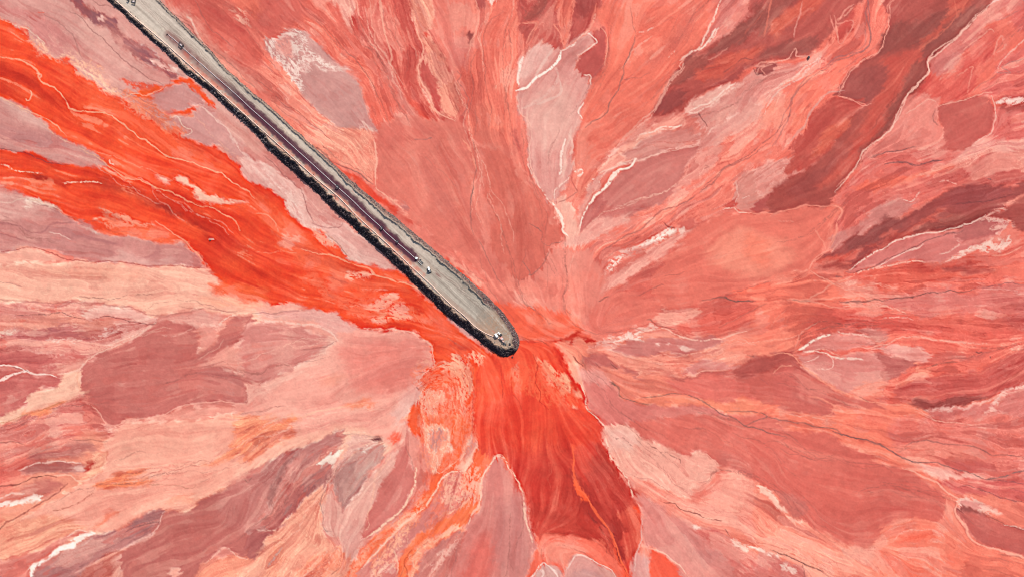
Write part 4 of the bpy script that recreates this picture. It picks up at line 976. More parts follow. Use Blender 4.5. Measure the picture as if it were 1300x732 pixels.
# upper right, second pass
P('B','AE5149','820,-20 1160,-20 1165,30 1110,80 1040,150 990,190 930,240 930,280 910,320 870,350 850,370 820,430 800,470 760,520 690,590 690,610 640,660 590,740 540,800 420,860 330,800 330,740 400,690 480,640 530,590 600,520 640,440 690,400 600,362 610,330 640,280 700,230 750,200 780,130 790,70 810,20',1.3,1.4,.35)
P('B','CE5C4E','770,232 860,200 920,165 900,260 860,340 800,420 740,520 640,640 560,710 510,700 620,560 700,440 740,330',6,3,.5,.95)
P('B','9A4E47','755,200 800,110 960,60 1100,15 1160,15 1110,80 990,190 930,232 900,180 800,200',3.5,2.5,.6,.95)
P('B','9D5048','930,240 912,320 850,370 800,470 740,535 690,600 720,540 800,400 870,250',3.5,2,.5,.9)
P('B','A4504B','605,352 640,290 700,260 790,258 780,330 720,390 690,402',3.5,2,.4,.9)
P('B','BA574F','820,-10 980,-20 900,60 800,95 790,60',3.5,3,.7,.8)
P('B','D96552','1040,-20 1110,-20 1050,60 1000,110 900,190 940,130 1010,70',3,3,.6,.75)
P('B','A24D48','400,720 520,640 620,560 700,470 640,580 560,670 480,760',5,3,.6,.7)
P('B','C5564C','600,367 660,382 690,402 640,450 600,520 540,590 480,640 400,660 420,600 430,520 480,450 540,400',1.5,1.8,.5)
P('B','DC6953','645,450 600,520 520,592 480,600 560,500',2.5,2.5,.6,.85)
P('B','C65F57','975,405 1060,385 1130,365 1170,385 1180,490 1110,550 1080,562 1000,562 990,490 970,440',1.1,1.4,.2)
P('B','E98A7E','860,375 940,370 970,400 965,450 985,490 995,560 900,570 720,600 690,605 760,520 820,430',2,2,.4,.8)
L('B','F09888','600,362 640,375 680,405 720,400',1.4,.85)
L('B','F6BCAE','1165,32 1110,80 1040,150 990,195 932,240 932,285 870,345 850,372 815,440 790,490 692,585 640,660 585,735',1.6,.95)
L('B','E0745E','1090,-10 1050,60 1010,110 900,190',1.8,.6); L('B','E0745E','1050,60 1040,10',1.4,.6)
L('B','F1A090','810,0 790,70 780,130 752,195 700,225 640,275 605,335 600,355',1.3,.9)
L('B','EE9384','560,60 590,150 600,170 620,160 650,100 640,80 590,90 575,60',1.4,.85); L('B','F0998A','590,80 620,40 655,20',1.6,.85)
L('B','8D5F62','715,-10 700,60 715,120 700,180 650,215 560,250 480,310 420,380 400,460 340,560',1.6,.65)
# right centre, second pass
P('C','E67766','0,200 60,130 160,80 250,75 330,85 450,60 540,55 580,70 560,150 530,220 480,290 420,310 330,335 240,365 130,405 0,440 -80,430 -120,330',2,2,.2,.9)
P('C','F3927A','130,180 250,160 400,190 430,260 330,320 180,310 110,250',10,3,.2,.9)
P('C','F68267','240,190 330,190 330,260 265,275',6,3,.2,.7)
P('C','F8826A','190,400 300,370 420,340 480,320 560,350 640,380 720,402 560,412 420,412 300,418',2.5,2.5,.6,.9)
P('C','E0604F','640,330 800,300 1000,280 1190,290 1100,330 900,350 740,372',3.5,3,.7,.7)
P('C','B24F48','990,292 1100,288 1195,300 1120,313 1020,310',2.2,2,.6,.9)
P('C','DE7D76','740,420 1000,372 1320,358 1320,470 1000,470 820,450',4,3,.5,.7)
P('C','F68B73','160,560 300,540 420,560 440,600 380,615 240,615 160,600',5,3,.4,.8)
P('C','F47661','330,470 440,430 520,440 480,490 380,520 300,560',5,3,.6,.6)
L('C','F2937F','200,65 250,75 330,85 450,58 540,52 600,70 580,150 545,225 490,270 470,300',1.5,.85)
L('C','F6A892','480,405 600,340 660,320',1.6,.6); L('C','FAA28C','400,410 560,405 660,400',2.2,.6); L('C','F5A28E','480,300 560,340 640,380 720,410',1.5,.7); L('C','F6A892','480,410 600,440 700,430 780,440',1.5,.5)
L('C','8A5550','120,405 155,400 190,415 260,418',1.3,.85); L('C','A2605A','155,400 240,370 330,340',1,.6)
L('C','F4A896','700,420 780,440 850,465',1.6,.7,.2)

G('690,320 715,345 740,385'); G('725,318 725,350 715,390'); G('755,330 745,360 735,390'); G('690,345 700,370 705,395')
G('430,500 480,470 545,440'); G('440,440 500,445 548,440'); G('430,475 490,462 545,455'); G('450,500 500,480 535,475'); G('460,425 500,425 540,435')

L('32','F4DEDC','150,690 160,720 140,745',3,.6,.1); L('32','F4DEDC','190,690 225,715 240,740',2,.6,.1)
P('00','F0562F','880,402 940,388 990,420 1030,470 1090,530 1075,545 1040,520 1000,470 950,425 890,420',1.4,1.8,.2)
P('00','F2602F','700,478 760,455 830,440 880,425 870,440 800,470 740,500 690,505',1.5,2,.3)

P('F','EE4F36','600,515 640,500 690,498 745,520 752,534 700,532 640,534 605,548',7,5,.3,.85)
P('F','E4462F','602,540 650,528 740,535 770,565 700,560 640,560 612,570',10,5,.3,.6)
P('F','D23E32','655,585 690,570 720,590 700,640 668,640',10,4,.4,.5)
# marbling left of the outfall
P('F','F8B598','528,462 560,455 600,470 606,520 598,560 580,585 545,600 528,560',3,4,.5,.55,.66)
P('F','F9673A','530,470 610,470 605,540 585,590 560,620 530,650 500,690 480,720 510,660 535,600 525,540',3,4,.5,.5,.62)
P('F','F87446','560,610 600,590 610,620 590,660 560,680 540,720 515,740 530,690 550,650',3,4,.5,.55,.55)
P('F','F9BFA8','560,600 605,580 612,610 598,640 570,650',2,3,.5,.7,.62)
P('F','F98A60','470,700 520,650 560,610 540,660 500,710 480,735',2.5,4,.6,.8,.45)
P('F','F9B89E','470,735 500,680 545,625 520,690 490,740',2.5,4,.6,.7,.6)
P('F','F76E48','640,470 690,465 720,490 735,510 700,512 650,500',3,4,.5,.7,.4)
L('F','F9C0A8','553,560 548,585 556,600 572,590 590,575',1.1,.7,.2); L('F','F9C0A8','535,520 540,545 538,570',1.2,.7,.2); L('F','F9B898','575,500 580,530 572,560',1.2,.6,.3)
L('F','E0432A','610,460 606,500 600,540',1.3,.6); L('F','E0432A','575,470 590,520 590,560',1.2,.5,.2)
# runnels down the upper middle
P('F','E98B7A','520,150 535,200 545,260 535,262 522,210 510,160',4,3,.5,.5)
P('F','D0685A','560,165 575,210 590,270 600,320 588,300 570,230 555,180',3.5,3,.5,.5)
P('F','EB8F80','608,190 618,240 622,300 612,320 606,260 602,210',3.5,3,.5,.5)
P('F','CC6658','640,200 655,240 668,290 668,330 655,310 645,250',4,3,.5,.5)
# ------------------------------------------------------------------ painting the mud: numpy raster of real pigment
RNG = np.random.default_rng(11)
def hexlin(h):
    c = np.array([int(h[i:i + 2], 16) for i in (0, 2, 4)]) / 255.0
    return np.where(c <= 0.04045, c / 12.92, ((c + 0.055) / 1.055) ** 2.4)
def sm(x): return x * x * (3 - 2 * x)
def noise(h, w, wl, seed):
    r = np.random.default_rng(seed)
    gh, gw = int(h / wl) + 3, int(w / wl) + 3
    g = r.standard_normal((gh, gw)).astype(np.float32)
    y = np.arange(h, dtype=np.float32) / wl; x = np.arange(w, dtype=np.float32) / wl
    y0 = y.astype(int); x0 = x.astype(int)
    fy = sm(y - y0)[:, None]; fx = sm(x - x0)[None, :]
    a = g[y0][:, x0]; b = g[y0][:, x0 + 1]; c = g[y0 + 1][:, x0]; d = g[y0 + 1][:, x0 + 1]
    return ((a * (1 - fx) + b * fx) * (1 - fy) + (c * (1 - fx) + d * fx) * fy) * 1.5
def fbm(h, w, wl, seed, n=4, gain=.6):
    o = np.zeros((h, w), np.float32); a = 1.0; t = 0
    for k in range(n):
        if wl / 2 ** k < 1.2: break
        o += a * noise(h, w, wl / 2 ** k, seed + 17 * k); t += a * a; a *= gain
    return o / math.sqrt(t)
def box1(a, r, ax):
    # box blur of (fractional) radius r
    k = int(r); f = r - k
    def bb(k):
        if k <= 0: return a
        p = [(0, 0), (0, 0)]; p[ax] = (k + 1, k)
        c = np.cumsum(np.pad(a, p, mode='edge'), axis=ax, dtype=np.float64)
        n = 2 * k + 1
        return ((c[n:] - c[:-n]) / n if ax == 0 else (c[:, n:] - c[:, :-n]) / n).astype(np.float32)
    A = bb(k)
    return A if f < 1e-3 else A * (1 - f) + bb(k + 1) * f
def blur(a, sig):
    if sig < .25: return a
    r = sig * 1.0
    for _ in range(3):
        a = box1(a, r, 0); a = box1(a, r, 1)
    return a
def bil(a, y, x):
    h, w = a.shape[:2]
    y = np.clip(y, 0, h - 1.001); x = np.clip(x, 0, w - 1.001)
    y0 = y.astype(np.int32); x0 = x.astype(np.int32); fy = y - y0; fx = x - x0
    if a.ndim == 3: fy = fy[..., None]; fx = fx[..., None]
    return (a[y0, x0] * (1 - fx) + a[y0, x0 + 1] * fx) * (1 - fy) + (a[y0 + 1, x0] * (1 - fx) + a[y0 + 1, x0 + 1] * fx) * fy
def smooth_pts(p, closed, n=4):
    p = np.asarray(p, float)
    if len(p) < 3: return p
    if closed: q = np.vstack([p[-1:], p, p[:2]])
    else: q = np.vstack([2 * p[:1] - p[1:2], p, 2 * p[-1:] - p[-2:-1]])
    out = []
    for i in range(1, len(q) - 2):
        a, b, c, d = q[i - 1:i + 3]
        for k in range(n):
            t = k / n
            out.append(.5 * (2 * b + (c - a) * t + (2 * a - 5 * b + 4 * c - d) * t * t + (3 * b - 3 * c + d - a) * t ** 3))
    if not closed: out.append(q[-2])
    return np.array(out)
def fill(poly, h, w):
    # even-odd fill of a closed outline, raster of h x w
    g = np.zeros((h, w + 1), np.int32)
    for (x0, y0), (x1, y1) in zip(poly, np.roll(poly, -1, 0)):
        if y0 == y1: continue
        if y0 > y1: x0, y0, x1, y1 = x1, y1, x0, y0
        a = max(0, math.ceil(y0 - .5)); b = min(h - 1, math.ceil(y1 - .5) - 1)
        if b < a: continue
        ys = np.arange(a, b + 1)
        xs = x0 + (ys + .5 - y0) * (x1 - x0) / (y1 - y0)
        xi = np.clip(np.ceil(xs - .5), 0, w).astype(int)
        np.add.at(g, (ys, xi), 1)
    return (np.cumsum(g, 1)[:, :w] % 2).astype(np.float32)
TILES = {'F': (0, 0, 1)}
for r_ in range(4):
    for c_ in range(4): TILES['%d%d' % (r_, c_)] = (325 * c_, 183 * r_, 4)
for k_, v_ in dict(A=(650, 0), B=(867, 0), C=(867, 244), D=(867, 488), E=(433, 0), H=(433, 244), I=(433, 488), J=(0, 0), K=(0, 244), M=(0, 488)).items(): TILES[k_] = (*v_, 3)
def parse(t, s):
    ox, oy, k = TILES[t]
    p = np.array([[float(v) for v in q.split(',')] for q in s.split()])
    return p / k + (ox, oy)

class Canvas:
    def __init__(self, x0, y0, x1, y1, res, base, seed=5):
        self.x0, self.y0, self.res = x0, y0, res
        self.w = int((x1 - x0) * res); self.h = int((y1 - y0) * res)
        self.rgb = np.empty((self.h, self.w, 3), np.float32); self.rgb[:] = hexlin(base)
        self.st = np.full((self.h, self.w), .4, np.float32)
        self.dx = fbm(self.h, self.w, 26 * res, seed, 5, .62)
        self.dy = fbm(self.h, self.w, 26 * res, seed + 100, 5, .62)
        self.dn = [fbm(self.h, self.w, 2.5 * res, seed + 200, 2, .8), fbm(self.h, self.w, 9 * res, seed + 300, 3, .6)]
        self.br = fbm(self.h, self.w, 11 * res, seed + 400, 3, .6)
        self.flow = None; self.lic = None
    def tr(self, p): return (p - (self.x0, self.y0)) * self.res
    def win(self, p, m):
        x0 = max(0, int(p[:, 0].min() - m)); x1 = min(self.w, int(p[:, 0].max() + m) + 1)
        y0 = max(0, int(p[:, 1].min() - m)); y1 = min(self.h, int(p[:, 1].max() + m) + 1)
        return x0, y0, x1, y1
    def poly(self, p, c, f, r, s, a, n):
        R = self.res
        p = self.tr(smooth_pts(p, True)); f = f * R * .46; r = r * R * .8
        m = 3.2 * f + 3 * r + 4
        x0, y0, x1, y1 = self.win(p, m)
        if x1 - x0 < 2 or y1 - y0 < 2: return
        q = (p - (x0, y0)) * 2
        g = fill(q, 2 * (y1 - y0), 2 * (x1 - x0))
        g = g.reshape(y1 - y0, 2, x1 - x0, 2).mean((1, 3))
        g = blur(g, f)
        sl = np.s_[y0:y1, x0:x1]
        yy, xx = np.mgrid[0:y1 - y0, 0:x1 - x0].astype(np.float32)
        g = bil(g, yy + self.dy[sl] * r, xx + self.dx[sl] * r)
        if n:
            t = self.dn[0][sl] * .95 + self.br[sl] * .2 + (self.lic[0][sl] * .45 if self.lic is not None else 0)
            th = (n - .5) * 2.4
            g = .85 * g * np.clip((t + (g - .75) * 1.4 - th) / 1.1 + .5, 0, 1)
        rim = 4 * g * (1 - g)
        g = np.clip(g * a, 0, 1)[..., None]
        self.rgb[sl] = self.rgb[sl] * (1 - g) + hexlin(c).astype(np.float32) * g
        if f < 1.2 * R and not n:
            e = rim * np.clip(self.br[sl] * .7 + .1, -.35, 1) * a
            self.rgb[sl] *= (1 + e[..., None] * np.array([.13, .38, .40], np.float32))
        self.st[sl] = self.st[sl] * (1 - g[..., 0]) + s * g[..., 0]
    def line(self, p, c, w, a, n):
        R = self.res
        p = self.tr(smooth_pts(p, False, 5)); hw = max(w * .55, .46) * R; r = 1.0 * R
        a = a * min(1, .6 + .45 * w)
        L = np.r_[0, np.cumsum(np.hypot(*np.diff(p, axis=0).T))]
        m = hw * 2 + 3 * r + 3
        x0, y0, x1, y1 = self.win(p, m)
        if x1 - x0 < 2 or y1 - y0 < 2: return
        D = np.full((y1 - y0, x1 - x0), 1e3, np.float32); T = np.zeros_like(D)
        sl = np.s_[y0:y1, x0:x1]
        for i in range(len(p) - 1):
            A, B = p[i], p[i + 1]
            u0, v0, u1, v1 = self.win(np.array([A, B]), m)
            if u1 <= u0 or v1 <= v0: continue
            s2 = np.s_[v0:v1, u0:u1]; s3 = np.s_[v0 - y0:v1 - y0, u0 - x0:u1 - x0]
            yy, xx = np.mgrid[v0:v1, u0:u1].astype(np.float32)
            xx = xx + self.dx[s2] * r + .5; yy = yy + self.dy[s2] * r + .5
            d = B - A; l2 = d @ d + 1e-9
            t = np.clip(((xx - A[0]) * d[0] + (yy - A[1]) * d[1]) / l2, 0, 1)
            dd = np.hypot(xx - A[0] - t * d[0], yy - A[1] - t * d[1])
            k = dd < D[s3]
            D[s3] = np.where(k, dd, D[s3]); T[s3] = np.where(k, (L[i] + t * math.sqrt(l2)) / L[-1], T[s3])
        taper = np.clip(np.minimum(T, 1 - T) * 7 + .35, 0, 1)
        wid = hw * taper * (1 + (.15 if w > 2.1 else .28) * self.br[sl])
        g = np.clip(1 - (D - wid) / (R * .9) - .5, 0, 1)
        if w < 2.1: g = g * np.clip(1 - np.clip(.25 + self.br[sl] * .35, 0, .55) * .6, 0, 1)
        if n: g = g * np.clip((self.dn[0][sl] - (n - .75) * 2) / .8 + .5, .15, 1)
        g = np.clip(g * a, 0, 1)[..., None]
        self.rgb[sl] = self.rgb[sl] * (1 - g) + hexlin(c).astype(np.float32) * g
    # direction in which the slurry ran, from every traced edge and runnel
    def make_flow(self, segs):
        st = 8
        gx = np.arange(0, self.w + st, st); gy = np.arange(0, self.h + st, st)
        X, Y = np.meshgrid(gx, gy)
        P = np.array([s[:2] for s in segs]); W = np.array([s[2] for s in segs]); A = np.array([s[3] for s in segs])
        P = self.tr(P)
        Cc = np.zeros(X.shape); Sn = np.zeros(X.shape)
        for k in range(0, len(P), 64):
            d2 = (X[..., None] - P[k:k + 64, 0]) ** 2 + (Y[..., None] - P[k:k + 64, 1]) ** 2
            wt = W[k:k + 64] / (d2 + (7 * self.res) ** 2) ** 1.25
            Cc += (wt * np.cos(2 * A[k:k + 64])).sum(-1); Sn += (wt * np.sin(2 * A[k:k + 64])).sum(-1)
        n = np.hypot(Cc, Sn) + 1e-9; Cc /= n; Sn /= n
        yy, xx = np.mgrid[0:self.h, 0:self.w].astype(np.float32) / st
        th = .5 * np.arctan2(bil(Sn.astype(np.float32), yy, xx), bil(Cc.astype(np.float32), yy, xx))
        th += .12 * self.dx
        self.flow = (np.cos(th).astype(np.float32), np.sin(th).astype(np.float32))
    def make_lic(self, seed=40):
        h, w = self.h, self.w; fx, fy = self.flow
        src = np.stack([noise(h, w, 1.6, seed), noise(h, w, 3.2, seed + 1), noise(h, w, 8, seed + 2), noise(h, w, 3.0, seed + 3)], -1)
        acc = src.copy(); n = np.ones(4, np.float32)
        Ls = np.array([14, 34, 60, 40])
        Y, X = np.mgrid[0:h, 0:w].astype(np.float32)
        for sgn in (1, -1):
            px, py = X.copy(), Y.copy(); vx, vy = sgn * fx, sgn * fy
            for k in range(60):
                stp = 1.0 if k < 14 else 1.6
                px += vx * stp; py += vy * stp
                ix = np.clip(px, 0, w - 1).astype(np.int32); iy = np.clip(py, 0, h - 1).astype(np.int32)
                ux, uy = fx[iy, ix], fy[iy, ix]
                fl = np.where(ux * vx + uy * vy < 0, -1, 1).astype(np.float32)
                vx, vy = ux * fl, uy * fl
                on = k < Ls
                acc[..., on] += src[iy, ix][..., on]; n += .5 * on * 2 * .5
        self.lic = []
        for k in range(4):
            a = acc[..., k]; self.lic.append((a - a.mean()) / a.std())

def edges_of(items):
    segs = []
    for it in items:
        p = parse(it[1], it[3]); closed = it[0] != 2
        q = np.vstack([p, p[:1]]) if closed else p
        d = np.diff(q, axis=0); l = np.hypot(*d.T); mid = (q[1:] + q[:-1]) / 2
        size = np.ptp(p, axis=0).max()
        wgt = .45 if it[0] == 1 else (.12 if it[0] == 0 else 1.3)
        for i in range(len(d)):
            if l[i] < .5 or (closed and l[i] > 120): continue
            k = int(l[i] // 14) + 1
            for j in range(k):
                c = q[i] + d[i] * (j + .5) / k
                if -90 < c[0] < 1390 and -90 < c[1] < 820:
                    segs.append((c[0], c[1], wgt * l[i] / k * min(1, size / 40), math.atan2(d[i][1], d[i][0])))
    return segs
# ------------------------------------------------------------------ the mud flat: pigment raster, then one sheet
MARG = 70
cv = Canvas(-MARG, -MARG, 1300 + MARG, 732 + MARG, 1.0, 'EA8070')
cv.make_flow(edges_of(MAP) + [(x, y, w * 5, a) for x, y, w, a in edges_of(FLOW)])
cv.make_lic()
for lay in (0, 1):
    for it in MAP:
        if it[0] == lay:
            f_, r_2, s_0, a_, n_ = it[4:]
            if lay == 1 and int(it[2][2:4], 16) > 0xC6: a_ *= .78 if int(it[2][2:4], 16) < 0xE8 else .97; r_2 *= 1.5      # salt crusts stay thin
            cv.poly(parse(it[1], it[3]), it[2], f_, r_2, s_0, a_, n_)
# soft borders are drawn out into fibres along the flow
YY, XX = np.mgrid[0:cv.h, 0:cv.w].astype(np.float32)
fx_, fy_ = cv.flow
am_ = np.clip(cv.lic[1] * 1.9 + cv.lic[0] * 1.3, -6, 6)
cv.rgb = bil(cv.rgb, YY + fy_ * am_ + .5 * cv.dn[1], XX + fx_ * am_ + .5 * cv.dn[0])
# streaks left by the running slurry: pale, dark and thin terrace rims, strongest where the flow braided
l1, l2, l3, l4 = cv.lic
s_ = cv.st
def mixto(mask, c):
    m = np.clip(mask, 0, 1)[..., None]
    cv.rgb[:] = cv.rgb * (1 - m) + hexlin(c).astype(np.float32) * m
def step(f, t, w): return sm(np.clip((f - t) / w + .5, 0, 1))
big = l2 * .34 + l3 * .5 + l1 * .38
val = np.exp(np.clip(big * (.025 + .085 * s_), -.5, .45))[..., None]
cv.rgb *= val ** np.array([.5, 1.0, .95], np.float32)
red_ = np.clip((.13 - cv.rgb[..., 1]) / .04, 0, 1) * np.clip((cv.rgb[..., 0] - .5) / .12, 0, 1)
soft0 = fbm(cv.h, cv.w, 38, 690, 4)
west = np.clip((590 + MARG - np.arange(cv.w, dtype=np.float32)) / 40, 0, 1)[None, :] * red_
cv.rgb *= np.exp(red_[..., None] * np.clip(l2 * .35 + l3 * .55 + l1 * .2 + soft0 * .45, -2.2, 2)[..., None] * np.array([.055, .24, .22], np.float32))
cv.rgb[:] = cv.rgb * (1 - .5 * (west * step(l2 * .7 + l3 * .3 + soft0 * .5, 1.75, .5))[..., None]) + hexlin('F78E6A').astype(np.float32) * .5 * (west * step(l2 * .7 + l3 * .3 + soft0 * .5, 1.75, .5))[..., None]
# thin sheets of later slurry with crisp edges
soft = fbm(cv.h, cv.w, 55, 700, 3)
f1 = l3 * .9 + l2 * .22 + soft * .35; f2 = l4 * .45 + l3 * .35 - soft * .5 + noise(cv.h, cv.w, 14, 720) * .4
def shade(mask, k):
    cv.rgb[:] *= np.exp(mask[..., None] * k * np.array([.45, 1.0, .95], np.float32))
mid = np.exp(-((cv.rgb[..., 1] - .24) / .12) ** 2) * s_          # only among the salmon muds
shade(step(f1, .75, .28) * s_, .20); shade(step(-f1, .85, .28) * s_, -.22)
shade(step(f2, .8, .3) * s_, -.14); shade(step(-f2, .8, .3) * s_, .12)
mixto(step(f1, .8, .28) * mid * .30, 'F79C86')
mixto(step(-f1, .9, .28) * mid * .30, 'B85850')
mixto(step(f2, .8, .3) * mid * .30, 'EE6A54')
mixto(step(-f2, .8, .3) * mid * .32, 'DC928C')
mixto(step(f1 - f2, 1.6, .3) * mid * .4, 'F7B4A2')
mixto(step(f2 - f1, 1.7, .3) * mid * .3, '9A4A4A')
ptc = fbm(cv.h, cv.w, 34, 730, 3); ptd = fbm(cv.h, cv.w, 34, 760, 3)
for (fld, k, am, pt) in ((f1, 1.1, .26, ptc), (l3 * .7 - l4 * .25 + soft * .3, 1.0, -.34, ptd), (l2 * .5 + l3 * .6, .8, -.24, -ptc), (f2, 1.0, .22, -ptd)):
    fr = np.abs((fld * k + .3) % 1 - .5)
    gy_, gx_ = np.gradient(blur(fld, .7) * k)
    gm = np.hypot(gx_, gy_) + .015
    line = np.clip(1.15 - fr / (gm * .8), 0, 1) * np.clip(.22 / gm, 0, 1)
    shade(line * np.clip(pt * .8 + .15, 0, 1) * np.clip(s_ * 1.3 - .2, 0, 1), am)
# rills: thin branching runnels that wander down the flow
rr = np.random.default_rng(99)
def rill(x, y, sgn, n, wob, depth, c, w, a):
    pts = [(x, y)]; vx = vy = 0; ang = 0
    for i in range(n):
        ix, iy = int(x + MARG), int(y + MARG)
        if not (1 < ix < cv.w - 2 and 1 < iy < cv.h - 2): break
        fx, fy = cv.flow[0][iy, ix], cv.flow[1][iy, ix]
        if i == 0: fx, fy = fx * sgn, fy * sgn
        elif fx * vx + fy * vy < 0: fx, fy = -fx, -fy
        vx, vy = fx, fy
        ang = ang * .72 + rr.normal() * wob
        x += 4 * (fx * math.cos(ang) - fy * math.sin(ang)); y += 4 * (fx * math.sin(ang) + fy * math.cos(ang))
        pts.append((x, y))
        if depth and rr.random() < .12: rill(x + rr.normal(), y + rr.normal(), 1 if fx * cv.flow[0][iy, ix] + fy * cv.flow[1][iy, ix] > 0 else -1, int(n * .5), wob * 1.5, depth - 1, c, w * .8, a * .85)
    if len(pts) > 4: cv.line(np.array(pts), c, w, a, .2)
for k in range(190):
    x, y = rr.random() * 1300, rr.random() * 732
    s0 = cv.st[int(y + MARG), int(x + MARG)]
    if rr.random() > .25 + s0 * .9: continue
    lum = cv.rgb[int(y + MARG), int(x + MARG), 1]
    u_ = rr.random()
    if lum < .13: c, a = ('E8705A', .4) if u_ < .6 else ('5E2C2E', .5)
    else: c, a = ('8C5852', .55) if u_ < .45 or s0 < .4 else (('F9BBA8', .7) if u_ < .85 else ('C2554A', .6))
    rill(x, y, 1 if rr.random() < .5 else -1, int(10 + 34 * rr.random() ** 1.3), .11, 1, c, .7 + .4 * rr.random(), a * .75)
for it in MAP:
    if it[0] == 2: cv.line(parse(it[1], it[3]), it[2], it[4] * (.95 if int(it[2][2:4], 16) > 0xD8 else .82), it[5] * .97, it[6])
bg_ = cv.rgb[..., 2] / cv.rgb[..., 1]
tw = np.clip((cv.rgb[..., 1] - .10) / .08, 0, 1)
tgt = .80 * (bg_ / .80) ** .78
cv.rgb[..., 2] = cv.rgb[..., 1] * (bg_ * (1 - tw) + tgt * tw)
mv = np.clip((bg_ - .86) / .12, 0, 1) * tw
cv.rgb *= 1 + mv[..., None] * np.array([.05, -.11, -.135], np.float32)
cv.rgb *= np.array([1.02, 1.055, 1.05], np.float32)
gg = np.clip(cv.rgb[..., 1] / .25, .1, 3)[..., None]
cv.rgb *= gg ** np.array([.02, .07, .07], np.float32)
lo = np.stack([blur(cv.rgb[..., k], 1.6) for k in range(3)], -1)
cv.rgb += .5 * (cv.rgb - lo)
gr = noise(cv.h, cv.w, 1.3, 900) * .026 + fbm(cv.h, cv.w, 6, 920, 3) * .028 + fbm(cv.h, cv.w, 40, 910, 4) * .022
cv.rgb *= (1 + gr)[..., None]
cv.rgb = np.clip(cv.rgb, .004, 1)
relief = blur(l3 * .5 + l2 * .25, 1.0) * (.25 + .75 * s_) * .09

def spaced(n, far, k):
    # unit spacing over the mapped area, widening steps out to the horizon
    a = np.arange(-MARG + 1, n + MARG - 1, 1.0)
    ext = []; st = 1.0; d = 0
    while d < far:
        st *= k; d += st; ext.append(d)
    ext = np.array(ext)
    return np.r_[(a[0] - ext)[::-1], a, a[-1] + ext]
gxs = spaced(1300, 3600, 1.22); gys = spaced(732, 3600, 1.22)
def mirror(v, n):
    lo, hi = -MARG + 1, n + MARG - 2
    u = (v - lo) % (2 * (hi - lo)); u = np.where(u > hi - lo, 2 * (hi - lo) - u, u)
    return u + lo
GX, GY = np.meshgrid(gxs, gys)
SX = (mirror(GX, 1300) + MARG).astype(np.float32); SY = (mirror(GY, 732) + MARG).astype(np.float32)
g_rgb = bil(cv.rgb, SY, SX); g_z = bil(relief.astype(np.float32), SY, SX)

def px_world(x, y, z=0.0):
    k = (CAM_H - z) / CAM_H
    return ((x - 650) * M_PX * k, (366 - y) * M_PX * k, z)
def grid_mesh(name, X, Y, Zz, rgb, mask=None, lift=True):
    h, w = X.shape
    k = (CAM_H - Zz) / CAM_H if lift else 1.0
    V = np.stack([(X - 650) * M_PX * k, (366 - Y) * M_PX * k, Zz], -1).reshape(-1, 3).astype(np.float32)
    idx = np.arange(h * w).reshape(h, w)
    f = np.stack([idx[:-1, :-1], idx[1:, :-1], idx[1:, 1:], idx[:-1, 1:]], -1).reshape(-1, 4)
    if mask is not None:
        mk = (mask[:-1, :-1] & mask[1:, :-1] & mask[1:, 1:] & mask[:-1, 1:]).reshape(-1)
        f = f[mk]; used = np.unique(f); re = np.full(h * w, -1); re[used] = np.arange(len(used)); f = re[f]
        V = V[used]; C = rgb.reshape(-1, 3)[used]
    else: C = rgb.reshape(-1, 3)
    me = bpy.data.meshes.new(name)
    me.vertices.add(len(V)); me.vertices.foreach_set('co', V.ravel())
    me.loops.add(f.size); me.loops.foreach_set('vertex_index', f.ravel().astype(np.int32))
    me.polygons.add(len(f)); me.polygons.foreach_set('loop_start', np.arange(0, f.size, 4, dtype=np.int32))
    me.polygons.foreach_set('use_smooth', np.ones(len(f), bool))
    me.update(calc_edges=True)
    at = me.attributes.new('pigment', 'FLOAT_COLOR', 'POINT')
    at.data.foreach_set('color', np.c_[C, np.ones(len(C))].astype(np.float32).ravel())
    o = bpy.data.objects.new(name, me); col.objects.link(o)
    return o
def mud_material(name, rough, bump, grain, var=.04):
    m = bpy.data.materials.new(name); m.use_nodes = True
    nt = m.node_tree; b = nt.nodes['Principled BSDF']
    at = nt.nodes.new('ShaderNodeAttribute'); at.attribute_name = 'pigment'
    tc = nt.nodes.new('ShaderNodeTexCoord')
    n1 = nt.nodes.new('ShaderNodeTexNoise'); n1.inputs['Scale'].default_value = grain; n1.inputs['Detail'].default_value = 5
    nt.links.new(tc.outputs['Object'], n1.inputs['Vector'])
    mr = nt.nodes.new('ShaderNodeMapRange'); mr.inputs[1].default_value = .3; mr.inputs[2].default_value = .7
    mr.inputs[3].default_value = 1 - var; mr.inputs[4].default_value = 1 + var
    nt.links.new(n1.outputs[0], mr.inputs[0])
    mx = nt.nodes.new('ShaderNodeVectorMath'); mx.operation = 'SCALE'
    nt.links.new(at.outputs['Color'], mx.inputs[0]); nt.links.new(mr.outputs[0], mx.inputs['Scale'])
    nt.links.new(mx.outputs[0], b.inputs['Base Color'])
    bp = nt.nodes.new('ShaderNodeBump'); bp.inputs['Strength'].default_value = bump; bp.inputs['Distance'].default_value = .3
    nt.links.new(n1.outputs[0], bp.inputs['Height']); nt.links.new(bp.outputs[0], b.inputs['Normal'])
    b.inputs['Roughness'].default_value = rough
    b.inputs['Specular IOR Level'].default_value = .15
    return m
flat = grid_mesh('mud_flat', GX, GY, g_z, g_rgb * ALBEDO, lift=False)
flat.data.materials.append(mud_material('red_mud', .75, .03, .35, .025))
flat['kind'] = 'structure'
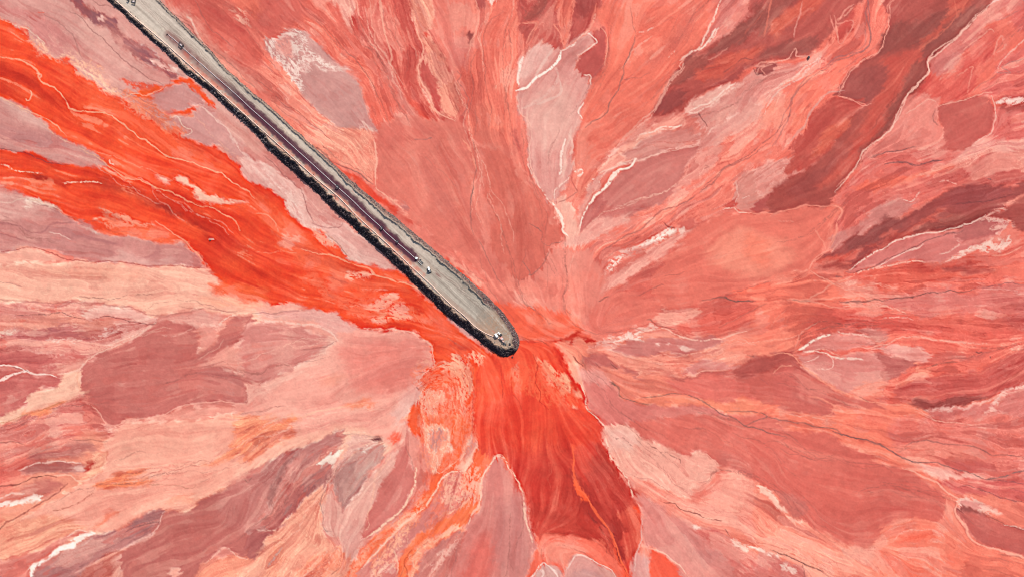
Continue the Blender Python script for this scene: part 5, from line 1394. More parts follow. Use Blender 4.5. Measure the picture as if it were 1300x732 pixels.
# ------------------------------------------------------------------ the causeway: an embankment of dark rock with a haul road on its crest
DX0, DY0, DX1, DY1, DR = -120, -170, 672, 466, 2.0
OUTL = np.array([(-200, -312), (0, -126), (136, 0), (230, 86), (262, 113), (325, 172), (335, 183), (432, 273), (532, 366), (570, 403), (590, 418), (608, 433), (627, 448), (639, 453.5),
        (651, 449), (658.5, 440), (658, 430), (654, 419), (643, 402), (631, 388), (615, 373), (595, 355), (573, 336), (540, 307.5), (513, 285), (500, 274.5), (486, 262.6),
        (449, 230.6), (416, 201), (405, 192), (396, 184), (365, 155.5), (340, 133.5), (325, 119.5), (295, 95), (250, 47), (202, 0), (0, -188), (-200, -374)], float)
PIPE_A = [(214, 44.5), (227, 55.5), (234.5, 63), (246.5, 73.5), (272, 96), (300, 120.5), (318.5, 138), (327, 145.5), (353, 168.8), (374, 188), (400, 211.5), (424.6, 234), (448, 255),
          (460, 267), (472.6, 278.5), (482.7, 287.6), (490, 295.3), (496.5, 301), (503.7, 307.6), (511.4, 314), (520, 321.5), (526.5, 327.3)]
PIPE_B = [(-195, -305), (0, -130), (146, 0), (175, 26), (205, 51), (229.6, 73), (265, 104.5), (300, 135.8), (327, 160), (359, 188.6), (400, 225.5), (429.5, 250), (455, 276), (490, 308),
          (515, 331.6), (533.5, 348.8), (544.5, 359), (570, 384), (590, 401), (602, 413), (613, 420.5), (622, 425), (630, 427.6), (635, 430.3)]
CREST = [(-195, -345), (0, -160), (170, 0), (260, 82), (340, 155), (420, 229), (500, 300), (560, 352), (610, 398), (636, 428)]

dk = Canvas(DX0, DY0, DX1, DY1, DR, 'CEC4B8', 77)
yy, xx = np.mgrid[0:dk.h, 0:dk.w].astype(np.float32)
PX = xx / DR + DX0 + dk.dx * .5; PY = yy / DR + DY0 + dk.dy * .5
QX = xx / DR + DX0 + dk.dx * .12; QY = yy / DR + DY0 + dk.dy * .12
def seg_dist(px, py, poly, closed):
    # solved on every third sample, then interpolated
    o = seg_dist0(px[::3, ::3], py[::3, ::3], poly, closed)
    h, w = px.shape; v, h_ = np.mgrid[0:h, 0:w].astype(np.float32) / 3
    return tuple(bil(a, v, h_) for a in o)
def seg_dist0(px, py, poly, closed):
    D = np.full(px.shape, 1e6, np.float32); Tt = np.zeros(px.shape, np.float32); Sg = np.zeros(px.shape, np.float32)
    q = np.vstack([poly, poly[:1]]) if closed else np.asarray(poly, float)
    L = np.r_[0, np.cumsum(np.hypot(*np.diff(q, axis=0).T))]
    for i in range(len(q) - 1):
        A, d = q[i], q[i + 1] - q[i]; l2 = d @ d
        t = np.clip(((px - A[0]) * d[0] + (py - A[1]) * d[1]) / l2, 0, 1)
        dd = np.hypot(px - A[0] - t * d[0], py - A[1] - t * d[1])
        k = dd < D
        D = np.where(k, dd, D); Tt = np.where(k, L[i] + t * math.sqrt(l2), Tt)
        Sg = np.where(k, np.sign((px - A[0]) * d[1] - (py - A[1]) * d[0]), Sg)
    return D, Tt, Sg
inside = bil(fill(smooth_pts(OUTL, True, 3) * 1.0 * DR - np.array([DX0, DY0]) * DR, dk.h, dk.w), (PY - DY0) * DR, (PX - DX0) * DR) > .5
Dl = seg_dist(PX, PY, OUTL[:15], False)[0]          # towards the shaded south-west foot
Dr = seg_dist(PX, PY, OUTL[15:], False)[0]          # towards the sunny north-east foot
Dtip = seg_dist(PX, PY, OUTL[12:18], False)[0]
sd_in = np.where(inside, 1, -1) * seg_dist(PX, PY, OUTL, True)[0]
Dc, Tc, Sc = seg_dist(QX, QY, np.array(CREST, float), False)
Da, Ta, Sa = seg_dist(QX, QY, np.array(PIPE_A, float), False)
Db, Tb, Sb = seg_dist(QX, QY, np.array(PIPE_B, float), False)
S0 = float(np.interp(170, [c[0] for c in CREST], np.r_[0, np.cumsum(np.hypot(*np.diff(np.array(CREST, float), axis=0).T))]))
u = Tc - S0                                          # map units along the crest from the top edge of the photograph
def ramp(x, a, b): return sm(np.clip((x - a) / (b - a), 0, 1))
WL = 4.4 + 4.4 * ramp(u, 40, 330)                    # plan width of the south-west slope
WR = 1.3 + 3.6 * ramp(u, 270, 380) + 2.3 * ramp(u, 520, 610)
HH = 2.9 + 2.8 * ramp(u, 40, 330)                    # height of the crest
pl = np.clip(Dl / WL, 0, 1); pr = np.clip(Dr / WR, 0, 1)
rough = fbm(dk.h, dk.w, 5, 810, 3, .75)
lump = fbm(dk.h, dk.w, 14, 820, 3, .6)
WL = WL * np.clip(1 + .10 * lump, .75, 1.3); WR = WR * np.clip(1 + .10 * lump, .75, 1.3)
pl = np.clip(Dl / WL, 0, 1); pr = np.clip(Dr / WR, 0, 1)
z = HH * np.minimum(pl, pr)
slope = 1 - np.clip((np.minimum(pl, pr) - .93) / .07, 0, 1)
z += slope * rough * .38 * np.clip(sd_in / 2, 0, 1)
# windrow along the north-east rim of the crest, lower one along the south-west rim
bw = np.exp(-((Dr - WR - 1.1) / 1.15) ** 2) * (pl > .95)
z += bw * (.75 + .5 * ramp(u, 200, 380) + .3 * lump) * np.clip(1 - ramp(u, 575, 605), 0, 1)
bl = np.exp(-((Dl - WL - 1.4) / 1.3) ** 2) * (pr > .95)
z += bl * (.55 + .35 * rough)
z = np.where(inside, z, -2.0 + .6 * np.clip(sd_in, -2, 0))
# ---- pigment of the crest
def mix(mask, c):
    m = np.clip(mask, 0, 1)[..., None].astype(np.float32)
    dk.rgb[:] = dk.rgb * (1 - m) + hexlin(c).astype(np.float32) * m
# lengthwise wheel-track texture: noise of the cross distance, slowly varying along the road
cr = Dc * Sc
def tracks(wl, seed, warp=1.0):
    r = np.random.default_rng(seed); g = r.standard_normal((40, 260)).astype(np.float32)
    a = np.clip((cr + 40 + lump * .15 * warp) / wl, 0, 258); b = np.clip((Tc + 30) / 60, 0, 38)
    return bil(g, b, a)
tk = tracks(1.1, 3) * .6 + tracks(2.6, 4) * .6
low = ramp(u, 470, 540)
mix(low * .9, 'B4B0A5')
mix((1 - ramp(u, 60, 130)) * .7 * np.exp(-((cr + 6) / 6) ** 2), 'CFC8BC')
mix(np.clip(tk * .8, 0, 1) * .65, 'E2D9CD'); mix(np.clip(-tk * .7 - .05, 0, 1) * .6, '8F8178')
mix(low * np.clip(tracks(2.4, 8) * .5 + lump * .35 - .1, 0, 1) * .55, '8B857B')
mix(low * np.exp(-(cr / 4.5) ** 2) * ramp(u, 560, 590) * .45, '8A847C')
# tan shoulder outside the left pipe, salmon strip between the pipes
lsh = np.clip((Sb < 0) + 0.0, 0, 1)
tan = np.where(Sb < 0, 1, 0) * (Db < 30)
sideB = ((Db < 9) & (Dl < Dr))
mix(sideB * (Dl < WL + 1.9) * .8, 'B89C88')
mix(sideB * (Dl < WL + 1.6) * np.clip(rough * .6, 0, 1) * .7, '8A7468')
btw = np.exp(-((np.minimum(Db, 14) - 3) / 2.9) ** 4) * (Dl > WL + 1.8) * (Dl < Dr + 4)
mix(btw * ramp(u, 60, 130) * (1 - ramp(u, 480, 540)) * .9 * np.clip(.8 + lump * .4, 0, 1), 'D58673')
mix(btw * (1 - ramp(u, 480, 545) * 0) * ramp(u, 520, 560) * .35, 'C59C8C')
mix(ramp(u, 585, 615) * np.clip(.7 + rough * .3, 0, 1) * .8, 'B2947E')
# spilled purple slurry along the middle pipe
wet = np.exp(-(Da / 6.2) ** 4) * ramp(u, 30, 70) * (1 - ramp(Ta, 430, 437))
mix(wet * np.clip(.8 + .12 * lump, 0, 1), '8B6060')
dkw = np.exp(-((Da + lump * .7) / 5.5) ** 6) * ramp(u, 130, 215) * (1 - ramp(Ta, 427, 435))
mix(dkw * np.clip(.92 + .08 * lump, 0, 1), '54283E'); mix(dkw * np.clip(tracks(1.4, 9) * .5, 0, 1) * .6, '7A5558')
for (x, y, rx, c, k) in ((556, 348.5, 5.2, '8A5450', .8), (430, 246, 4, 'C9685A', .6), (236, 70, 6, 'D0705F', .6), (492, 291, 4, 'D07866', .6), (449, 243, 2.5, 'C96A5C', .6), (626, 421, 3, 'D08A78', .6), (533, 336, 6, '6E605C', .6), (213, 40, 3, 'B98A80', .5)):
    dxx = (PX - x) * .73 + (PY - y) * .68; dyy = -(PX - x) * .68 + (PY - y) * .73
    mix(np.exp(-((dxx / rx) ** 2 + (dyy / (rx * .36)) ** 2) ** 1.5) * k, c)
for (x, y, rx) in ((362, 166, 6), (372, 172, 6), (310, 112, 5), (205, 36, 2), (196, 42, 2)):
    dxx = (PX - x) * .73 + (PY - y) * .68; dyy = -(PX - x) * .68 + (PY - y) * .73
    mix(np.exp(-((dxx / rx) ** 2 + (dyy / 1.8) ** 2)) * np.clip(.5 + dk.dn[0] * .6, 0, 1) * .9, 'E6DCC6')
# tyre tracks: long oblique pairs and a few turning arcs
rt = np.random.default_rng(31)
cr_pts = np.array(CREST, float)
for q in range(46):
    i0 = rt.random() * .8 + .05; ln = .06 + .22 * rt.random(); o0, o1 = rt.uniform(-8, 12, 2)
    tt = np.linspace(i0, min(.97, i0 + ln), 9)
    Lc = np.r_[0, np.cumsum(np.hypot(*np.diff(cr_pts, axis=0).T))]; sx = np.interp(tt * Lc[-1], Lc, cr_pts[:, 0]); sy = np.interp(tt * Lc[-1], Lc, cr_pts[:, 1])
    off = o0 + (o1 - o0) * sm(np.linspace(0, 1, 9)) + rt.normal() * np.sin(np.linspace(0, 3.14, 9)) * 1.5
    if off.max() > 14 or off.min() < -6: continue
    c = ['8A7B71', 'E6DED2', 'A98478', '9B8D82'][q % 4]
    for g in (-1.2, 1.2): dk.line(np.c_[sx + (off + g) * .68, sy - (off + g) * .73], c, .55, .5, .25)
for q in range(12):
    x0, y0 = 575 + 45 * rt.random(), 372 + 40 * rt.random()
    a0 = rt.random() * 6.28; R0 = 5 + 5 * rt.random(); th = np.linspace(a0, a0 + 1.8, 8)
    for g in (-1.1, 1.1): dk.line(np.c_[x0 + (R0 + g) * np.cos(th), y0 + (R0 + g) * np.sin(th)], ['8F887D', 'CFCABF'][q % 2], .5, .4, .25)
mix(np.exp(-((Da + lump * .7) / 5.6) ** 6) * ramp(u, 120, 205) * (1 - ramp(Ta, 427, 435)) * .85, '56293F')
mix(ramp(u, 130, 480) * (1 - ramp(u, 480, 560)) * np.exp(-((cr - 8) / 2.2) ** 2) * np.clip(.6 + lump * .4, 0, 1) * .5, 'E0D6CA')
# windrow and slopes: dark waste rock
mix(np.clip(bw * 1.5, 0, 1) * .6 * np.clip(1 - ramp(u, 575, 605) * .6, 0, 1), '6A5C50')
mix(np.clip(bl * 1.2, 0, 1) * np.clip(.5 + rough * .4, 0, 1) * .6, 'A08C7C')
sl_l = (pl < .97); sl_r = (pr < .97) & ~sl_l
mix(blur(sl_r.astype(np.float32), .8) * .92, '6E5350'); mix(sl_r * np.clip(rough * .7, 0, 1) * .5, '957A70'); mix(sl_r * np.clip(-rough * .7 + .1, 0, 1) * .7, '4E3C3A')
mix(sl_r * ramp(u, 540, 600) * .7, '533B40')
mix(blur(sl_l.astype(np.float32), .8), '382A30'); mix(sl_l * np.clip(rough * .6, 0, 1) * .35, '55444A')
dk.rgb *= (1 + dk.dn[0] * .035 + lump * .02)[..., None]
dk.rgb = np.clip(dk.rgb, .004, 1)
keep = sd_in > -2.5
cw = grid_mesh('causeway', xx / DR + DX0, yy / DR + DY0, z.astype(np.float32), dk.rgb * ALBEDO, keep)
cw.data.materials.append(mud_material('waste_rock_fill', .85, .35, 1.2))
cw['kind'] = 'structure'
def dike_z(x, y):
    return float(bil(z.astype(np.float32), np.float32((y - DY0) * DR), np.float32((x - DX0) * DR)))
def at(x, y, dz=0.0):
    h = dike_z(x, y); return Vector(px_world(x, y, h)) + Vector((0, 0, dz))

# ------------------------------------------------------------------ loose rip-rap on slopes and windrow: nobody could count it
def simple_mat(name, c, rough=.6, metal=0.0, var=.12, scale=3.0):
    m = bpy.data.materials.new(name); m.use_nodes = True
    nt = m.node_tree; b = nt.nodes['Principled BSDF']
    tc = nt.nodes.new('ShaderNodeTexCoord'); n = nt.nodes.new('ShaderNodeTexNoise')
    n.inputs['Scale'].default_value = scale; n.inputs['Detail'].default_value = 4
    nt.links.new(tc.outputs['Object'], n.inputs['Vector'])
    r = nt.nodes.new('ShaderNodeValToRGB')
    r.color_ramp.elements[0].position = .3; r.color_ramp.elements[1].position = .7
    r.color_ramp.elements[0].color = (*[v * (1 - var) for v in c], 1); r.color_ramp.elements[1].color = (*[min(1, v * (1 + var)) for v in c], 1)
    nt.links.new(n.outputs[0], r.inputs[0]); nt.links.new(r.outputs[0], b.inputs['Base Color'])
    b.inputs['Roughness'].default_value = rough; b.inputs['Metallic'].default_value = metal
    return m
def rock_mesh(name, pts, mats, seed):
    r = np.random.default_rng(seed)
    bm = bmesh.new(); bmesh.ops.create_icosphere(bm, subdivisions=1, radius=1)
    bv = np.array([v.co[:] for v in bm.verts]); bf = np.array([[v.index for v in f.verts] for f in bm.faces]); bm.free()
    V, F, Mi = [], [], []
    for i, (p, s) in enumerate(pts):
        q = bv * (1 + .28 * r.standard_normal((len(bv), 1))) * (s * np.array([1, .6 + .5 * r.random(), .5 + .3 * r.random()]))
        a = r.random() * 6.283; c_, s_2 = math.cos(a), math.sin(a)
        q = q @ np.array([[c_, s_2, 0], [-s_2, c_, 0], [0, 0, 1]])
        V.append(q + np.array(p) + (0, 0, s * .15)); F.append(bf + 0 + i * len(bv)); Mi += [int(r.random() * len(mats))] * len(bf)
    V = np.concatenate(V); F = np.concatenate(F)
    me = bpy.data.meshes.new(name); me.from_pydata(V.tolist(), [], F.tolist())
    for m in mats: me.materials.append(m)
    me.polygons.foreach_set('material_index', np.array(Mi, np.int32)); me.update()
    o = bpy.data.objects.new(name, me); col.objects.link(o); return o
rk = [simple_mat('dark_waste_rock', (.036, .026, .031), .9), simple_mat('brown_waste_rock', (.095, .065, .064), .9), simple_mat('grey_waste_rock', (.055, .042, .045), .9)]
rkl = rk[1:] + [simple_mat('pale_rock', (.2, .145, .13), .9)]
def scatter(mask, n, s0, s1, seed):
    r = np.random.default_rng(seed)
    ys, xs = np.nonzero(mask); k = r.integers(0, len(ys), n); out = []
    for j in k:
        x = xs[j] / DR + DX0 + (r.random() - .5) / DR; y = ys[j] / DR + DY0 + (r.random() - .5) / DR
        out.append((tuple(at(x, y)), s0 + (s1 - s0) * r.random() ** 2.2))
    return out
inframe = (PX > -150) & (PY > -200)
o = rock_mesh('rip_rap', scatter(sl_l & inside & inframe & (pl < .85) & (pl > .12), 5200, .22, .65, 1), rk, 2); o['kind'] = 'stuff'
o = rock_mesh('slope_rubble', scatter(sl_r & inside & inframe, 3200, .25, .75, 3), rkl, 4); o['kind'] = 'stuff'
o = rock_mesh('windrow_rubble', scatter((bw > .3) & inside & inframe & (u < 600), 1000, .22, .5, 5), rk[1:] + rkl, 6); o['kind'] = 'stuff'
o = rock_mesh('shoulder_stones', scatter((Dl > WL) & (Dl < WL + 4.5) & (pr > .97) & inside & inframe, 700, .2, .55, 7), rkl, 8); o['kind'] = 'stuff'

o = rock_mesh('pale_rubble', scatter(sl_l & inside & (u > 55) & (u < 260) & (lump > -.1), 420, .3, .95, 9), [rkl[-1], rkl[0], simple_mat('bright_rock', (.38, .29, .24), .9)], 10); o['kind'] = 'stuff'  # pale, brown and one still lighter rock colour, mixed at random
# ------------------------------------------------------------------ things on the causeway
def empty(name, loc, rz=0.0, label=None, cat=None, group=None):
    o = bpy.data.objects.new(name, None); col.objects.link(o)
    o.location = loc; o.rotation_euler = (0, 0, rz)
    if label: o['label'] = label; o['category'] = cat
    if group: o['group'] = group
    return o
class MB:
    def __init__(self): self.bm = bmesh.new()
    def box(self, c, s, rot=None, bev=0.0, taper=None):
        g = bmesh.ops.create_cube(self.bm, size=1.0); vs = g['verts']
        for v in vs:
            v.co = Vector((v.co.x * s[0], v.co.y * s[1], v.co.z * s[2]))
            if taper and v.co.z > 0: v.co.x *= taper[0]; v.co.y *= taper[1]
        if bev:
            es = list({e for v in vs for e in v.link_edges})
            r = bmesh.ops.bevel(self.bm, geom=es, offset=bev, segments=2, affect='EDGES', profile=.5)
            vs = list({v for f in r['faces'] for v in f.verts} | {v for v in vs if v.is_valid})
        M = Matrix.Translation(c) @ (rot.to_4x4() if rot else Matrix())
        bmesh.ops.transform(self.bm, matrix=M, verts=vs); return self
    def cyl(self, a, b, r, n=14, r2=None, caps=True):
        a, b = Vector(a), Vector(b); d = b - a
        g = bmesh.ops.create_cone(self.bm, cap_ends=caps, segments=n, radius1=r, radius2=r if r2 is None else r2, depth=d.length)
        bmesh.ops.transform(self.bm, matrix=Matrix.Translation((a + b) / 2) @ d.to_track_quat('Z', 'Y').to_matrix().to_4x4(), verts=g['verts']); return self
    def tube(self, pts, r, n=10):
        pts = [Vector(p) for p in pts]; rings = []
        for i, p in enumerate(pts):
            t = (pts[min(i + 1, len(pts) - 1)] - pts[max(i - 1, 0)]).normalized()
            q = t.to_track_quat('Z', 'Y'); q = Matrix((q.to_matrix() @ Vector((1, 0, 0)), q.to_matrix() @ Vector((0, 1, 0)), t))
            side = t.cross(Vector((0, 0, 1))).normalized(); up = side.cross(t)
            rings.append([self.bm.verts.new(p + side * r * math.cos(2 * math.pi * k / n) + up * r * math.sin(2 * math.pi * k / n)) for k in range(n)])
        for A, B in zip(rings, rings[1:]):
            for k in range(n): self.bm.faces.new((A[k], A[(k + 1) % n], B[(k + 1) % n], B[k]))
        self.bm.faces.new(rings[0]); self.bm.faces.new(rings[-1][::-1]); return self
    def prism(self, prof, y0, y1):
        a = [self.bm.verts.new((x, y0, z_)) for x, z_ in prof]; b = [self.bm.verts.new((x, y1, z_)) for x, z_ in prof]
        n = len(prof)
        for k in range(n): self.bm.faces.new((a[k], a[(k + 1) % n], b[(k + 1) % n], b[k]))
        self.bm.faces.new(a[::-1]); self.bm.faces.new(b); return self
    def build(self, name, mat, parent=None, smooth=False, loc=None):
        bmesh.ops.recalc_face_normals(self.bm, faces=self.bm.faces)
        me = bpy.data.meshes.new(name); self.bm.to_mesh(me); self.bm.free()
        me.materials.append(mat)
        if smooth: me.polygons.foreach_set('use_smooth', np.ones(len(me.polygons), bool))
        o = bpy.data.objects.new(name, me); col.objects.link(o)
        if parent: o.parent = parent
        if loc: o.location = loc
        return o
def tag(o, label, cat, group=None):
    o['label'] = label; o['category'] = cat
    if group: o['group'] = group
    return o
W_ = simple_mat('white_paint', (.72, .70, .67), .45, var=.06)
DK = simple_mat('dark_steel', (.035, .032, .034), .55, .3)
RUB = simple_mat('tyre_rubber', (.022, .021, .021), .9)
GLS = simple_mat('tinted_glass', (.02, .024, .028), .08)
GREY = simple_mat('grey_steel', (.21, .205, .20), .5, .4)
PIPEW = simple_mat('pale_polythene_pipe', (.52, .44, .44), .5, var=.08, scale=.6)
PIPEP = simple_mat('dusty_pink_pipe', (.64, .42, .33), .55, var=.14, scale=.6)
REDP = simple_mat('faded_red_paint', (.42, .10, .07), .5, var=.15)
PINK = simple_mat('faded_pink_paint', (.66, .40, .34), .5, var=.15)
YEL = simple_mat('worn_cream_paint', (.62, .52, .40), .5, var=.1)
BLK = simple_mat('black_liner', (.018, .018, .02), .7)

def run_pipe(pts, r, lift, wob, seed):
    rr = random.Random(seed); p = smooth_pts(pts, False, 6); out = []
    for i, (x, y) in enumerate(p):
        out.append(at(x, y, r + lift))
        if i: pass
    # keep the pipe from diving between bumps
    zs = [v.z for v in out]
    for i, v in enumerate(out): v.z = max(zs[max(0, i - 2):i + 3]) * .5 + zs[i] * .5
    return out
pa = run_pipe(PIPE_A, .22, .05, 0, 1)
ro = empty('slurry_pipeline', pa[0], 0, 'thin white pipeline lying along the middle of the purple wet strip on the causeway', 'pipeline')
m = MB().tube([v - pa[0] for v in pa], .22); m.build('pipe', PIPEW, ro, True)
for i in range(6, len(pa) - 2, 12):
    d = (pa[i + 1] - pa[i]).normalized()
    MB().cyl(pa[i] - pa[0] - d * .12, pa[i] - pa[0] + d * .12, .33, 14).build('flange', GREY, ro)
pb = run_pipe(PIPE_B[1:] if DX0 > -190 else PIPE_B, .34, .05, 0, 2)
pb = [v for v in pb if v.x > px_world(DX0 + 6, 0)[0] and v.y < px_world(0, DY0 + 6)[1]]
ro = empty('tailings_pipeline', pb[0], 0, 'long pale pink pipeline hugging the dark south-west edge of the causeway to its tip', 'pipeline')
MB().tube([v - pb[0] for v in pb], .34).build('pipe', PIPEP, ro, True)
for i in range(6, len(pb) - 2, 14):
    d = (pb[i + 1] - pb[i]).normalized()
    MB().cyl(pb[i] - pb[0] - d * .12, pb[i] - pb[0] + d * .12, .46, 14).build('flange', GREY, ro)
AX = math.atan2(-.686, .728)            # heading of the causeway towards its tip

# steel frames standing astride the pipes
def make_frame(x, y, ln, wd, label, gap=True, tilt=0.0):
    r = empty('pipe_support_frame', at(x, y), AX + tilt, label, 'steel frame', 'steel frames standing on the causeway')
    hh = 1.35; t = .72
    MB().box((0, wd / 2, hh), (ln, t, .45)).build('side_beam', DK, r)
    MB().box((ln * .1, -wd / 2, hh), (ln * .8, t, .45)).build('side_beam', DK, r)
    MB().box((ln / 2 - t / 2, 0, hh), (t, wd - t - .004, .45)).build('cross_beam', DK, r)
    if gap: MB().box((-ln / 2 + t / 2, wd * .25, hh), (t, wd * .5 - t - .004, .45)).build('cross_beam', DK, r)
    for sx in (-1, 1):
        for sy in (-1, 1):
            MB().box((sx * (ln * .5 - t) if sx > 0 or sy > 0 else -ln * .28, sy * wd / 2, (hh - .225) / 2), (.35, .35, hh - .226)).build('leg', DK, r)
    MB().box((0, 0, hh * .55), (ln * .45, wd * .35, .35), bev=.06).build('pipe_saddle', PIPEW, r)
    return r
make_frame(170.0, 2.6, 4.6, 3.4, 'dark open steel frame by the top edge of the photo, farthest up the causeway', tilt=.5)
make_frame(230.2, 57.5, 5.6, 3.4, 'dark square steel frame standing in the reddish strip at the start of the white pipeline')
make_frame(428.5, 237.5, 3.6, 2.6, 'small dark frame over the white pipe beside an orange stain, midway along the causeway', tilt=.15)
make_frame(484.5, 289.6, 3.4, 2.4, 'small dark frame on the pipe in the lower part of the purple strip', tilt=-.1)
make_frame(504.4, 306.8, 2.6, 2.2, 'smallest dark frame, where the white pipe bends near the white pump unit', tilt=.3)
make_frame(163.2, .6, 2.6, 2.2, 'short dark frame just left of the topmost steel frame', False, .2)

# pump unit at the lower end of the middle pipe, and the steel skid in front of it
r = empty('pump_unit', at(529, 328), AX + .3, 'small white pump box at the lower end of the white pipeline', 'pump')
MB().box((0, 0, 1.15), (2.3, 2.0, 1.5), bev=.12).build('housing', W_, r)
MB().box((0, 0, .2), (2.7, 2.3, .36)).build('base_frame', DK, r)
MB().cyl((-1.1, .2, .8), (-2.0, .4, .6), .4).build('inlet', GREY, r)
MB().cyl((.6, -.4, 1.9), (.6, -.4, 2.5), .12, 8).build('exhaust', DK, r)
r = empty('pipe_skid', at(534.2, 332.8), AX, 'grey open steel skid with crossbars lying between the white pump box and the white loader', 'skid')
for sy in (-1, 1): MB().box((0, sy * 1.25, .5), (5.4, .3, .5)).build('runner', GREY if sy > 0 else W_, r)
for k in range(4): MB().box((-2.2 + k * 1.45, 0, .62), (.28, 2.19, .3)).build('crossbar', DK, r)
MB().cyl((-2.6, .3, 1.15), (2.4, .2, 1.15), .36).build('pipe', GREY, r, True)
MB().box((-1.6, 1.9, .7), (1.0, .8, 1.0), bev=.08).build('valve_box', DK, r)

def wheel(parent, x, y, rad, wid):
    w = MB().cyl((x, y - wid / 2, rad), (x, y + wid / 2, rad), rad, 20).build('wheel', RUB, parent)
    MB().cyl((x, y - wid / 2 - .02, rad), (x, y + wid / 2 + .02, rad), rad * .5, 14).build('rim', GREY, w)
    return w
# wheel loader
r = empty('wheel_loader', at(545, 342), math.radians(-72), 'white wheel loader with a dark bucket parked beside a red-brown patch of soil', 'loader')
MB().prism([(-2.6, .9), (-2.6, 1.9), (-1.2, 2.15), (.3, 2.1), (.3, .9)], -.95, .95).build('body', W_, r)
MB().prism([(-.5, 2.11), (-.35, 3.2), (.75, 3.2), (1.0, 2.11)], -.75, .75).build('cab', GLS, r)
MB().box((.15, 0, 3.28), (1.5, 1.65, .14), bev=.04).build('cab_roof', W_, r)
MB().box((1.05, 0, 1.15), (1.6, 1.3, .7), bev=.1).build('front_frame', W_, r)
for sy in (-1, 1): MB().box((2.0, sy * .5, 1.2), (1.9, .22, .32), Matrix.Rotation(.35, 3, 'Y')).build('lift_arm', W_, r)
MB().prism([(2.75, .25), (2.75, 1.35), (3.15, 1.5), (3.0, .9), (3.9, .2), (3.8, .1)], -1.35, 1.35).build('bucket', BLK, r)
for sx in (-1.6, 1.25):
    for sy in (-1, 1): wheel(r, sx, sy * 1.12, .78, .55)

# vehicles at the tip
r = empty('service_van', at(630.2, 425.0), AX - .25, 'white box-bodied service van parked against the end of the pipeline at the tip', 'van')
MB().box((-.35, 0, 1.7), (3.5, 2.25, 2.0), bev=.1).build('box_body', W_, r)
MB().prism([(1.41, .65), (1.41, 2.1), (2.0, 2.1), (2.55, 1.45), (2.75, 1.3), (2.75, .65)], -1.0, 1.0).build('cab', W_, r)
MB().prism([(2.06, 2.06), (2.60, 1.47), (2.63, 1.5), (2.09, 2.1)], -.85, .85).build('windscreen', GLS, r)
MB().box((.4, 0, .62), (4.4, .9, .2)).build('chassis', DK, r)
for sx in (-1.3, 1.9):
    for sy in (-1, 1): wheel(r, sx, sy * .88, .45, .3)
r = empty('pickup_truck', at(634.6, 423.2), AX + .35 - math.pi * .08 + math.pi, 'pickup truck with white cab and black covered bed standing beside the white van', 'pickup truck')
MB().prism([(2.6, .55), (2.6, 1.05), (1.5, 1.2), (-.25, 1.2), (-.25, .55)], -.92, .92).build('body', W_, r)
MB().prism([(1.35, 1.19), (.8, 1.8), (-.15, 1.8), (-.25, 1.19)], -.8, .8).build('cab', W_, r)
MB().prism([(1.42, 1.2), (.86, 1.82), (.9, 1.84), (1.48, 1.21)], -.72, .72).build('windscreen', GLS, r)
MB().box((-1.5, 0, .98), (2.46, 1.9, .8), bev=.08).build('bed', BLK, r)
for sx in (-1.6, 1.7):
    for sy in (-1, 1): wheel(r, sx, sy * .84, .4, .28)
r = empty('excavator', at(637.2, 429.2), AX - .15, 'pale red tracked excavator reaching towards the outfall at the tip of the causeway', 'excavator')
for sy in (-1, 1):
    t = MB().prism([(-1.7, .1), (-2.0, .45), (-1.7, .85), (1.7, .85), (2.0, .45), (1.7, .1)], sy * 1.15 - .3, sy * 1.15 + .3).build('track', DK, r)
MB().box((0, 0, .75), (1.8, 1.6, .5)).build('undercarriage', DK, r)
MB().prism([(-2.1, 1.02), (-2.2, 1.9), (-.4, 2.1), (1.2, 1.7), (1.2, 1.02)], -1.2, 1.2).build('body', PINK, r)
MB().box((-1.75, 0, 1.98), (.7, 2.2, .35), bev=.08).build('counterweight', REDP, r)
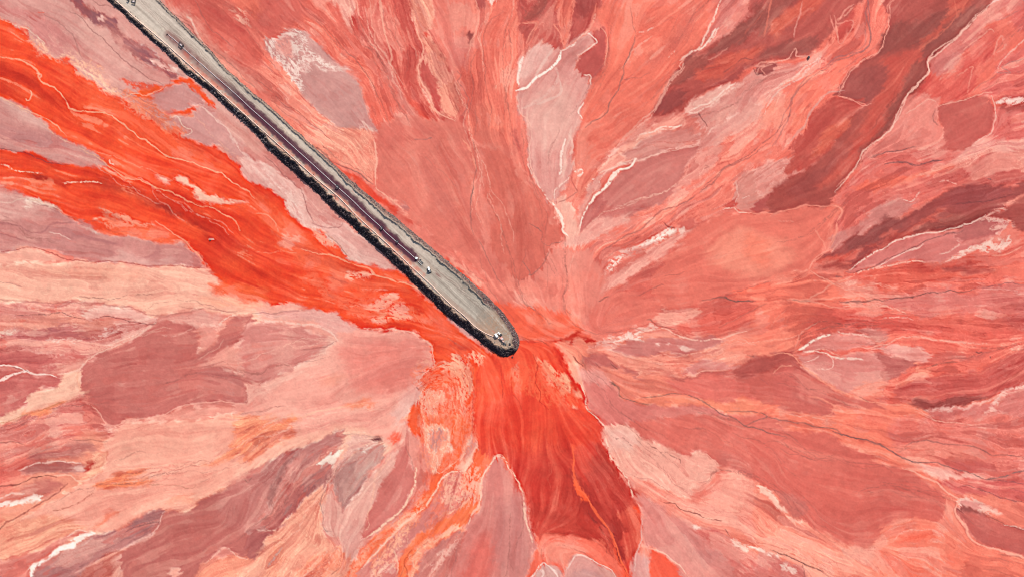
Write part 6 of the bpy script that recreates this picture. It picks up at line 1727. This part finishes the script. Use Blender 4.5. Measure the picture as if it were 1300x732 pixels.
MB().prism([(.1, 1.95), (.2, 2.95), (1.15, 2.95), (1.45, 1.72)], .25, 1.15).build('cab', GLS, r)
MB().box((.68, .7, 3.02), (1.15, 1.0, .12), bev=.04).build('cab_roof', W_, r)
MB().prism([(1.0, 1.6), (2.5, 3.3), (2.9, 3.35), (4.1, 2.6), (4.0, 2.3), (2.8, 2.9), (1.5, 1.4)], -.55, -.15).build('boom', PINK, r)
MB().prism([(3.9, 2.75), (4.25, 2.6), (4.6, 1.0), (4.35, .95)], -.52, -.18).build('arm', REDP, r)
MB().prism([(4.2, .95), (4.75, 1.0), (5.0, .3), (4.5, .15), (4.1, .45)], -.8, .1).build('bucket', DK, r)
r = empty('outfall_box', at(640.2, 434.6), AX + .2, 'dark grey steel discharge box with pale pipe stub at the causeway tip', 'outfall')
MB().box((0, 0, .75), (2.4, 2.0, 1.4), bev=.06, taper=(.9, .9)).build('box', GREY, r)
MB().box((-.2, 0, 1.52), (1.5, 1.3, .16)).build('hatch', DK, r)
MB().cyl((-2.6, .5, .8), (-1.1, .2, .8), .45).build('inlet_pipe', PIPEP, r, True)
MB().cyl((1.0, -.3, .6), (2.8, -.7, .3), .45).build('outlet_pipe', DK, r, True)

# single rocks
def rock(x, y, s, label, dk_, seed, on=True, group=None):
    o = rock_mesh('boulder', [((0, 0, 0), s)], [rk[0] if dk_ else rkl[-1]], seed)
    bb = np.array([v.co[:] for v in o.data.vertices])
    o.location = at(x, y, .3 * s) if on else Vector(px_world(x, y, 0)) + Vector((0, 0, .3 * s))
    return tag(o, label, 'rock', group)
rock(647.2, 436.3, 1.25, 'black boulder on the rim of the causeway tip right of the outfall box', True, 21)
rock(650.5, 452.5, 1.0, 'small dark rock lying in the red mud just off the causeway tip', True, 22, False)
rock(1026.2, 73.5, 1.7, 'lone black rock on the dark red band near the upper right', True, 23, False)
rock(212.5, 44.0, .9, 'dark rock at the upper end of the white pipeline', True, 24)
rock(267.3, 304.8, 1.0, 'pale rock standing alone in the bright red stream on the left', False, 25, False)
